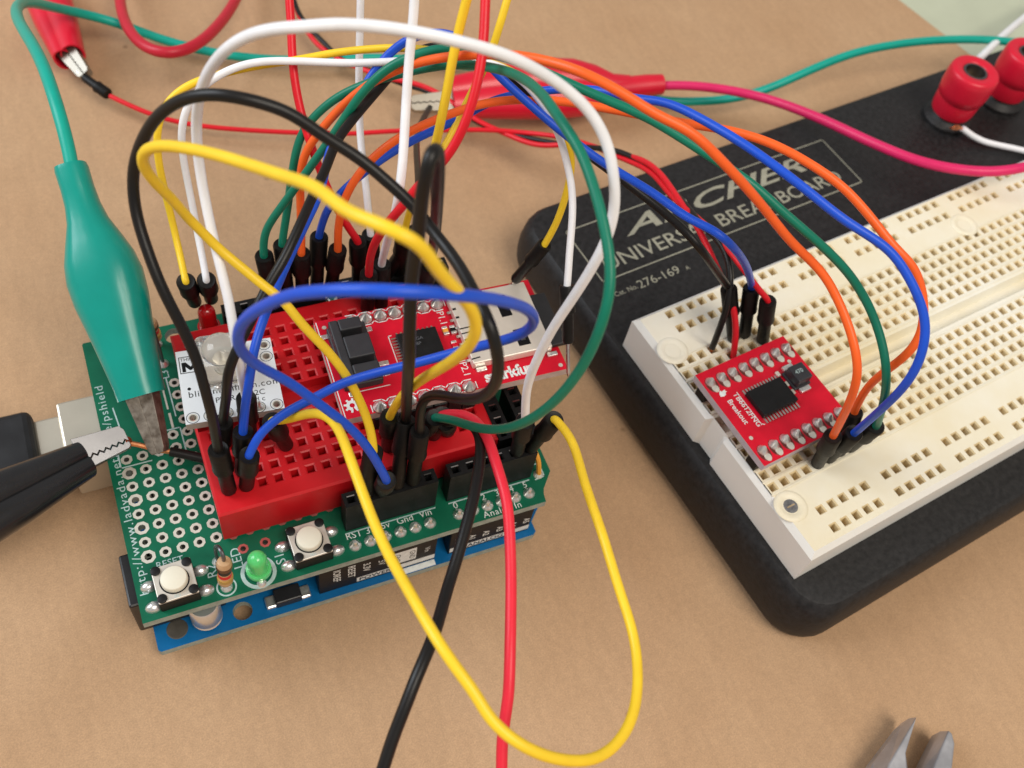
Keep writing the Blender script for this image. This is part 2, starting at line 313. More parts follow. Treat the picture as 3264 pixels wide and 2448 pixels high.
for s_, x, y in (('RST',32.0,4.15),('3V',35.3,4.15),('5v',37.9,4.2),('Gnd',40.6,4.2),('Vin',44.5,4.2),('0',50.4,4.0),('1',52.9,4.0),('2',55.4,4.0),('3',57.9,4.0),('4',60.5,4.0),('5',63.0,4.0)):
    text('lettering', s_, 1.15, sh, (x,y-.3,ZS+.02), material=M_silk)
text('lettering', 'Analog In', 1.15, sh, (54.6,.55,ZS+.02), material=M_silk, spacing=1.1)
text('lettering', 'S1', 1.5, sh, (22.0,3.1,ZS+.02), (0,0,R90), M_silkgrey)
text('lettering', 'R2', 1.5, sh, (11.6,4.2,ZS+.02), (0,0,R90), M_silkgrey)
text('lettering', 'LED', 1.5, sh, (15.7,4.4,ZS+.02), (0,0,R90), M_silkgrey)
text('lettering', 'L3', 1.3, sh, (12.2,42.4,ZS+.02), (0,0,R90), M_silkgrey)
text('lettering', 'RESET', 1.1, sh, (3.2,8.3,ZS+.02), material=M_silkgrey)
def line(parent, pts, wd, z, m, name='print_line', close=False):
    b = MB(); P = pts+[pts[0]] if close else pts
    for (x0,y0),(x1,y1) in zip(P,P[1:]):
        d = Vector((x1-x0,y1-y0)).normalized()*wd/2; nx, ny = -d.y, d.x
        b.prism([(x0-d.x+nx,y0-d.y+ny),(x0-d.x-nx,y0-d.y-ny),(x1+d.x-nx,y1+d.y-ny),(x1+d.x+nx,y1+d.y+ny)], z, z+.012)
    return b.build(name, m, parent)
for P_ in ([(1.4,31.2),(1.4,27.3),(6.2,27.3)],[(9.3,32.2),(11.8,32.2),(11.8,27.6)],[(11.6,42.4),(11.6,34.6)],[(2.2,39),(2.7,33.4)],[(32.2,4.9),(47.4,4.9)],[(49.9,4.9),(64.4,4.9)],[(64.7,7.4),(67.3,7.4),(67.3,4.8),(65.6,4.6)]):
    line(sh, P_, .22, ZS+.01, M_silkgrey)
MB().box(10.5,10.8,36.2,43.4,ZS,ZS+.04).build('trace', M_pad, sh); MB().box(10.5,10.9,32.4,35.4,ZS,ZS+.04).build('trace', M_pad, sh)
def button(cx, cy, rz):
    p = MB().box(-3,3,-3,3,.1,2.9).build('push_button', M_hdr, sh, bevel=.2, loc=(cx,cy,ZS), rot=(0,0,rz))
    pl = MB(); o = [(-2.95,-2.95),(2.95,-2.95),(2.95,2.95),(-2.95,2.95)]
    pl.prism(o, 2.92, 3.35); pl.build('cover_plate', M_switch, p, bevel=.12)
    MB().lathe([(2.0,3.3),(2.0,4.2),(1.9,4.42),(1.75,4.5)], n=28).build('plunger', M_cap, p, True)
    MB().lathe([(2.2,3.36),(2.2,3.40),(2.02,3.42)], n=28).build('rim', M_ink, p, True)
    for sx in (-1,1):
        for sy in (-1,1):
            MB().lathe([(.74,3.3),(.74,3.55),(.6,3.62)], (sx*2.3,sy*2.3,0), n=14).build('rivet', M_hdr, p, True)
            MB().lathe([(1.3,.02),(1.2,.3),(.9,.65),(.4,.9)], (sx*3.9,sy*2.3,0), n=14).build('solder_tab', M_solder, p, True).scale = (1.0,.75,1)
    text('lettering', '001', .5, p, (-.6,-2.75,3.37), material=M_silkgrey)
    return p
button(5.5,4.15,.02); button(26.1,4.25,.02)
def standing_resistor(bx, by, tx, ty, zt, lx, ly, bands):
    a, t_ = Vector((bx,by,ZS+1.6)), Vector((tx,ty,zt)); ax = (t_-a); Ln = ax.length; ax.normalize()
    o = MB().lathe([(.45,0),(.95,.25),(1.18,.8),(1.12,1.5),(1.0,2.0),(1.0,Ln-2.0),(1.12,Ln-1.5),(1.18,Ln-.8),(.95,Ln-.2),(.35,Ln)], a, ax, 20).build('resistor', M_resist, sh, True)
    for f_, cc in bands:
        r_ = 1.03 if .3 < f_ < .75 else 1.2
        MB().lathe([(r_,Ln*f_-.36),(r_,Ln*f_+.36)], a, ax, 20).build('colour_band', mat('band_'+cc, dict(brown=(.11,.045,.02),black=(.015,.014,.014),red=(.62,.012,.02),gold=(.45,.27,.07))[cc], .35), o, True)
    MB().tube(spline([t_-ax*.3,t_+ax*.9,t_+ax*1.5+Vector(((lx-tx)*.3,(ly-ty)*.3,0)),t_+Vector(((lx-tx)*.75,(ly-ty)*.75,-.3)),Vector((lx,ly,ZS+3)),Vector((lx,ly,ZS-.5))],5), .3, 8).build('lead', M_nickel, o, True)
    MB().cyl(a+ax*.3,(bx,by,ZS-.5),.3,.3,8).build('lead', M_nickel, o, True)
    MB().lathe([(.95,.01),(.8,.3),(.4,.7)], (bx,by,ZS), n=14).build('solder_joint', M_solder, o, True); MB().lathe([(.95,.01),(.8,.3),(.4,.7)], (lx,ly,ZS), n=14).build('solder_joint', M_solder, o, True)
    return o
standing_resistor(12.45,2.1,13.0,2.9,ZS+8.0,12.2,6.6,((.27,'gold'),(.44,'red'),(.60,'black'),(.76,'brown')))
standing_resistor(11.6,50.0,11.4,49.2,ZS+8.0,11.8,45.6,((.3,'gold'),(.5,'red'),(.75,'brown')))
b = MB(); b.rings([[(x,y,0) for x,y in circle(12.45,2.1,1.55,24)],[(x,y,.02) for x,y in circle(12.45,2.1,1.55,24)],[(x,y,.02) for x,y in circle(12.45,2.1,1.3,24)],[(x,y,0) for x,y in circle(12.45,2.1,1.3,24)]], False)
b.build('print_ring', M_silkgrey, sh, loc=(0,0,ZS+.005))
def led(cx, cy, m, h, r=1.5, tilt=(0,0,0), flange=1.95):
    o = MB().lathe([(r*.7,.02),(flange,.02),(flange,.9),(r+.05,1.0),(r,h-r)]+[(r*math.cos(a),h-r+r*math.sin(a)) for a in (.3,.6,.9,1.2,1.45)], n=26).build('led', m, sh, True, loc=(cx,cy,ZS+.6), rot=tilt)
    MB().box(-.5,.3,-.3,.3,1.2,h-2.0).build('die_cup', M_solder, o, bevel=.1)
    for x in (-.8,.8): MB().cyl((x,0,.6),(x,0,-4.5),.26,.26,6).build('lead', M_nickel, o)
    return o
led(17.7,3.0,M_gled,5.4,1.5,(0,0,0))
b = MB(); b.rings([[(x,y,0) for x,y in circle(17.6,2.9,2.75,26)],[(x,y,.02) for x,y in circle(17.6,2.9,2.75,26)],[(x,y,.02) for x,y in circle(17.6,2.9,2.15,26)],[(x,y,0) for x,y in circle(17.6,2.9,2.15,26)]], False); b.build('print_ring', M_silkgrey, sh, loc=(0,0,ZS+.005))
MB().lathe([(.8,.01),(.7,.35),(.3,.7)], (17.6,1.0,ZS), n=12).build('solder_joint', M_solder, sh, True)
rl = led(20.7,48.3,M_rled,6.2,1.5); rl.location.z = 20.2*S
MB().tube(spline([(66.4,5.3,ZS+.4),(66.3,5.6,ZS+2),(66.1,6.3,ZS+4),(65.6,7.4,ZS+5.4)],4),.45,8).build('patch_wire', M_kapton, sh, True)
MB().lathe([(.9,.01),(.7,.4),(.3,.8)], (66.4,5.4,ZS), n=12).build('solder_joint', M_pad, sh, True)

# ------------------------------------------------------------------ red mini breadboard
ZM = 25.8
mini = thing('mini_breadboard', 'small red solderless breadboard stuck on the green shield', 'breadboard', (36.7,27.15,ZS))
hx, hy, H_ = 22.8, 17.5, ZM-ZS
rows = [13.4-27.15+2.54*i for i in range(5)]+[30.7-27.15+2.54*i for i in range(5)]; xs = [-20.32+2.54*i for i in range(17)]
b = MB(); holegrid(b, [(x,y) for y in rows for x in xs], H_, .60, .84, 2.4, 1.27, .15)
xl, xr = xs[0]-1.27, xs[-1]+1.27; y0, y1, y2, y3 = rows[0]-1.27, rows[4]+1.27, rows[5]-1.27, rows[9]+1.27; e = .35
b.quad((-hx+e,-hy+e,H_),(hx-e,-hy+e,H_),(hx-e,y0,H_),(-hx+e,y0,H_)); b.quad((-hx+e,y3,H_),(hx-e,y3,H_),(hx-e,hy-e,H_),(-hx+e,hy-e,H_))
for ya, yb in ((y0,y1),(y2,y3)):
    b.quad((-hx+e,ya,H_),(xl,ya,H_),(xl,yb,H_),(-hx+e,yb,H_)); b.quad((xr,ya,H_),(hx-e,ya,H_),(hx-e,yb,H_),(xr,yb,H_))
b.quad((-hx+e,y1,H_-2.2),(hx-e,y1,H_-2.2),(hx-e,y2,H_-2.2),(-hx+e,y2,H_-2.2)); b.quad((-hx+e,y1,H_),(hx-e,y1,H_),(hx-e,y1,H_-2.2),(-hx+e,y1,H_-2.2)); b.quad((-hx+e,y2,H_),(hx-e,y2,H_),(hx-e,y2,H_-2.2),(-hx+e,y2,H_-2.2))
O = [(-hx,-hy),(hx,-hy),(hx,hy),(-hx,hy)]; I = [(-hx+e,-hy+e),(hx-e,-hy+e),(hx-e,hy-e),(-hx+e,hy-e)]
for i in range(4):
    j = (i+1)%4; b.quad((*O[i],.6),(*O[j],.6),(*O[j],H_-e),(*O[i],H_-e)); b.quad((*O[i],H_-e),(*O[j],H_-e),(*I[j],H_),(*I[i],H_))
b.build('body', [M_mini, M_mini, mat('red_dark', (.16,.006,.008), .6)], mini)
MB().box(-hx+.4,hx-.4,-hy+.4,hy-.4,.05,.62).build('foam_tape', mat('foam', (.6,.58,.55), .8, var=.1), mini)


# ------------------------------------------------------------------ red data logger board with card slot
log = thing('data_logger_board', 'red board with silver card slot bridging the small red breadboard', 'circuit board', (55.0,26.6,ZM), math.radians(-1.9))
zt = 5.2; zb_ = 3.6                                            # local heights over the breadboard top
pins = [(-13.0+2.5*i,yy) for yy in (8.35,-9.0) for i in range(7)]
pcb('pcb', [(-19,-9.9),(19.3,-9.9),(19.3,9.7),(-19,9.7)], [circle(x,y,.5,10) for x,y in pins], zb_, zt, [M_redmask, mat('pcb_edge_pale', (.55,.42,.38), .7, var=.15, vscale=600)], log)
sj2 = MB().lathe([(1.12,0),(1.08,.14),(.88,.45),(.5,1.0),(.24,1.4)], n=14).mesh('solder_joint', M_solder)
M_flux = mat('flux_brown', (.13,.022,.016), .35, var=.4, vscale=900)
fx = MB().lathe([(1.22,0),(1.18,.03)], n=14).mesh('flux_ring', M_flux)
for x, y in pins:
    place('flux_ring', fx, log, loc=(x,y-.05,zt+.004))
    place('solder_joint', sj2, log, True, loc=(x,y,zt)); MB().box(x-.3,x+.3,y-.3,y+.3,-3,zb_).build('pin', M_pin, log); MB().box(x-1.2,x+1.2,y-1.2,y+1.2,.3,zb_-.02).build('pin_collar', M_hdr, log, bevel=.2)
for yy in (8.35,-9.0):
    up, dn = [], []
    for i in range(7):
        x = -13.0+2.5*i
        up += [(x-.65,yy+1.3),(x+.65,yy+1.3)]+([(x+1.25,yy+.75)] if i < 6 else []); dn += [(x-.65,yy-1.3),(x+.65,yy-1.3)]+([(x+1.25,yy-.75)] if i < 6 else [])
    if yy < 0: up = [(x,min(y,9.6)) for x,y in up]; dn = [(x,max(y,-9.8)) for x,y in dn]
    line(log, up, .16, zt+.01, M_silk); line(log, dn, .16, zt+.01, M_silk); line(log, [(-14.3,yy-.6),(-14.3,yy+.6)], .16, zt+.01, M_silk); line(log, [(3.3,yy-.6),(3.3,yy+.6)], .16, zt+.01, M_silk)
j_ = MB().box(-17.6,-11.2,-5.0,6.9,zt+.02,zt+1.6).box(-17.4,-15.9,-4.6,6.5,zt+1.6,zt+3.9).box(-15.9,-11.6,-4.6,-2.6,zt+1.6,zt+3.9).box(-15.9,-11.6,-1.4,3.0,zt+1.6,zt+3.9).box(-15.9,-12.2,4.2,6.5,zt+1.6,zt+3.9).build('battery_connector', mat('connector_grey', (.030,.030,.034), .5, var=.15, vscale=500), log, bevel=.25)
for y in (3.6,-2.0): MB().box(-15.8,-11.9,y-.55,y+.55,zt+1.62,zt+1.9).build('slot', M_ink, j_)
for x, y in ((-17.8,6.2),(-11.0,6.0),(-10.2,-1.2),(-10.6,-3.2),(-16.2,-5.7)): MB().box(x-.9,x+.9,y-.45,y+.45,zt+.02,zt+.25).build('solder_tab', M_solder, j_, bevel=.08)
ch = MB().box(-6.9,.0,-2.3,3.2,zt+.15,zt+1.25).build('chip', M_hdr, log, bevel=.15)
for i in range(9):
    x = -6.5+.76*i; MB().box(x-.14,x+.14,3.2,4.0,zt+.02,zt+.35).build('chip_leg', M_pin, ch); MB().box(x-.14,x+.14,-3.1,-2.3,zt+.02,zt+.35).build('chip_leg', M_pin, ch)
    MB().box(-7.7,-6.9,3.0-.6*i-.12,3.0-.6*i+.12,zt+.02,zt+.35).build('chip_leg', M_pin, ch)
text('lettering', 'MEGA', .6, ch, (-5.0,1.2,zt+1.26), material=mat('laser_grey', (.10,.10,.11), .6)); text('lettering', '328P', .6, ch, (-5.0,.2,zt+1.26), material=MATS['laser_grey'])
for x, y, m in ((1.6,2.4,M_kapton),(2.9,2.3,M_hdr),(-6.9,-5.0,M_hdr),(2.2,-.8,M_redmask)):
    p = MB().box(x-.45,x+.45,y-.35,y+.35,zt+.02,zt+.6).build('chip_resistor', m, log, bevel=.05)
    for s_ in (-1,1): MB().box(x-.45,x+.45,y+s_*.6-.25,y+s_*.6+.25,zt+.02,zt+.55).build('solder_tab', M_solder, p, bevel=.06)
sl = MB().box(3.6,17.7,-6.0,8.2,zt+.1,zt+1.75).build('card_slot', mat('slot_metal', (.84,.77,.68), .42, .45, var=.05, vscale=200, bump=.05), log, bevel=.2)
for q in ((11.4,13.3,1.8,6.2),(12.2,14.3,-4.6,-1.2),(8.0,9.8,7.2,8.1),(3.7,4.3,5.2,5.6),(3.7,4.3,3.4,3.8),(3.7,4.3,-1.4,-1.0)): MB().box(q[0],q[1],q[2],q[3],zt+1.74,zt+1.78).build('window', M_ink, sl)
MB().box(12.9,13.7,-3.6,-2.2,zt+1.77,zt+1.83).build('spring', M_nickel, sl)
for P_ in ([(3.7,1.2),(6.6,1.3)],[(3.7,.2),(6.4,.3)],[(3.8,-3.8),(8.6,-3.3)],[(5.0,-5.0),(3.7,-5.1)]): line(sl, P_, .24, zt+1.755, M_ink, 'seam')
for i in range(7): MB().box(3.0,3.7,-4.6+1.7*i,-4.1+1.7*i,zt+.02,zt+.4).build('solder_tab', M_pin, sl)
for x, y in ((17.6,-6.6),(5.0,-6.5),(17.2,8.7),(9.5,8.6)): MB().box(x-.9,x+.9,y-.4,y+.4,zt+.02,zt+.5).build('solder_tab', M_solder, sl, bevel=.1)
text('lettering', 'sparkfun', 2.1, log, (5.0,-9.0,zt+.015), material=M_silk, bold=.10, sx=.93, spacing=.92)
text('lettering', 'JP1.1', 1.2, log, (1.4,7.2,zt+.015), (0,0,-R90), M_silk); text('lettering', 'JP2.1', 1.2, log, (1.9,-3.7,zt+.015), (0,0,-R90), M_silk)
g_ = []
for i in range(8):
    a = math.radians(-90+22.5+45*i)
    if i == 0 or i == 7: pass
    for da, r in ((-.19,.95),(-.13,1.35),(.13,1.35),(.19,.95)): g_.append((1.0*r*math.cos(a+da), r*math.sin(a+da)))
g_ = g_[:]+[(.16,-.98),(.14,-.35),(0,.3),(-.14,-.35),(-.16,-.98)] if False else g_
b = MB(); cen = len(b.v)
n_ = len(g_); inner = [(.42*math.cos(math.atan2(y,x)), .42*math.sin(math.atan2(y,x))) for x,y in g_]
for i in range(n_-1): b.quad((*g_[i],0),(*g_[i+1],0),(*inner[i+1],0),(*inner[i],0))
b.build('gear_emblem', M_silk, log, loc=(-17.1,-7.6,zt+.015), rot=(0,0,.15))
for x, y in ((-17.6,8.2),(18.3,-8.9),(-16.0,8.6)): MB().lathe([(.38,0),(.38,.02)], (x,y,zt+.005), n=12).build('via', M_pad, log)
line(log, [(-18.7,9.4),(-18.7,-9.6)], .16, zt+.01, M_silk)
line(log, [(-10.3,-5.4),(-16.5,-5.4)], .14, zt+.01, M_silk); line(log, [(-7.4,3.9),(-7.9,3.9),(-7.9,-3.0),(-7.4,-3.0)], .14, zt+.01, M_silk)
card = MB().box(17.75,20.6,-5.6,5.4,zt+.5,zt+1.35).build('memory_card', mat('card_black', (.02,.02,.022), .45, var=.1), None, bevel=.15)
card.matrix_world = Matrix.Translation(Vector((55.0,26.6,ZM))*S) @ Matrix.Rotation(math.radians(-1.9),4,'Z')
card['label'] = 'black memory card sticking out of the silver slot'; card['category'] = 'memory card'

# ------------------------------------------------------------------ white light module
bl = thing('light_module', 'white square LED board with clear dome on the red breadboard', 'circuit board', (20.8,30.7,ZM), math.radians(-5.2))
zt = 3.7; bh = [(-6.3,-5.9),(6.5,-6.0),(6.4,3.4),(6.4,5.7)]; bp_ = [(-3.7,-6.0),(-1.2,-6.0),(1.3,-6.0),(3.8,-6.0)]
pcb('pcb', [(-7.5,-6.95),(7.6,-6.95),(7.6,6.95),(-7.5,6.95)], [circle(x,y,.55,12) for x,y in bh], zt-1.6, zt, [M_whitemask, mat('pcb_edge_grey', (.42,.40,.36), .7, var=.15, vscale=500)], bl)
rm = ring_mesh('pad', .55, .74, .03, 1.5, M_pad, 16); rk = ring_mesh('print_ring', .92, 1.02, .012, 0, M_ink, 20)
for x, y in bh: place('pad', rm, bl, loc=(x,y,zt)); place('print_ring', rk, bl, loc=(x,y,zt+.005))
for x, y in bp_:
    place('pad', ring_mesh('pad', .3, .85, .03, .5, M_pad, 16), bl, loc=(x,y,zt)); place('print_ring', rk, bl, loc=(x,y,zt+.005))
    MB().lathe([(.8,0),(.55,.3),(.34,.8),(.30,1.6),(.12,1.8)], (x,y,zt), n=10).build('pin', M_solder, bl, True); MB().box(x-.3,x+.3,y-.3,y+.3,-2,zt-1.6).build('pin', M_pin, bl)
def rrect_(hx_, hy_, r, n=4):
    P_ = []
    for cx, cy, a0 in ((hx_-r,hy_-r,0),(-hx_+r,hy_-r,90),(-hx_+r,-hy_+r,180),(hx_-r,-hy_+r,270)):
        P_ += [(cx+r*math.cos(math.radians(a0+90*i/n)), cy+r*math.sin(math.radians(a0+90*i/n))) for i in range(n+1)]
    return P_
k_ = MB(); k_.rings([[(-.5+x,2.9+y,zt+z) for x,y in rrect_(h_,h_,rr)] for h_, rr, z in ((3.8,.9,.05),(3.85,.9,.4),(3.75,1.0,3.6),(3.2,1.3,4.3))])
k_.lathe([(2.9,4.1),(2.85,4.9),(2.4,5.8),(1.6,6.4),(.8,6.65),(.2,6.7)], (-.5,2.9,zt), n=30)
o = k_.build('led_dome', M_clear, bl, True)
MB().box(-3.3,2.7,.2,5.6,zt+.03,zt+.9).build('fill_plate', mat('fill_plate_cream', (.80,.72,.62), .4, var=.1, vscale=500), o, bevel=.3)  # pale plate added inside so the clear dome looks bright
MB().lathe([(1.7,0),(1.75,.35),(1.4,.4),(1.1,.1)], (-.3,2.9,zt+.95), n=24).build('reflector', M_pad, o, True)
for x, y in ((-2.0,-1.1),(2.6,-1.0),(-2.8,6.0),(2.2,6.2)): MB().lathe([(.75,0),(.68,.3),(.4,.65),(.1,.75)], (x,y,zt), n=14).build('solder_joint', M_solder, o, True)
line(bl, [(-7.1,5.7),(-7.1,2.6),(-3.9,2.6),(-3.9,5.7)], .13, zt+.01, M_ink, close=True)
text('lettering', 'THINGM', .62, bl, (-6.95,4.9,zt+.012), material=M_ink, sx=1.0); MB().prism([(0,0),(.55,0),(.55,1.0),(1.15,.25),(1.45,.25),(2.05,1.0),(2.05,0),(2.75,0),(2.75,1.85),(2.1,1.85),(1.37,.9),(.65,1.85),(0,1.85)], 0, .012).build('lettering', M_ink, bl, loc=(-6.8,2.8,zt+.008))
text('lettering', 'blinkm.thingm.com', 1.15, bl, (-6.5,-2.15,zt+.012), material=M_ink, sx=1.04, spacing=1.1)
text('lettering', 'PWR -', 1.0, bl, (-2.6,-3.9,zt+.012), material=M_ink); text('lettering', 'I2C', 1.0, bl, (3.1,-3.7,zt+.012), material=M_ink); text('lettering', 'd c', .9, bl, (3.4,-4.9,zt+.012), material=M_ink)
text('lettering', 'D', 1.0, bl, (4.3,5.0,zt+.012), material=M_ink); text('lettering', 'J', 1.0, bl, (3.9,1.2,zt+.012), material=M_ink)
line(bl, [(-2.6,-1.9+.5),(2.2,-1.9+.5)], .1, zt+.01, M_ink)
MB().lathe([(.28,0),(.28,.012)], (-6.2,-.5,zt+.005), n=12).build('print_dot', M_ink, bl)
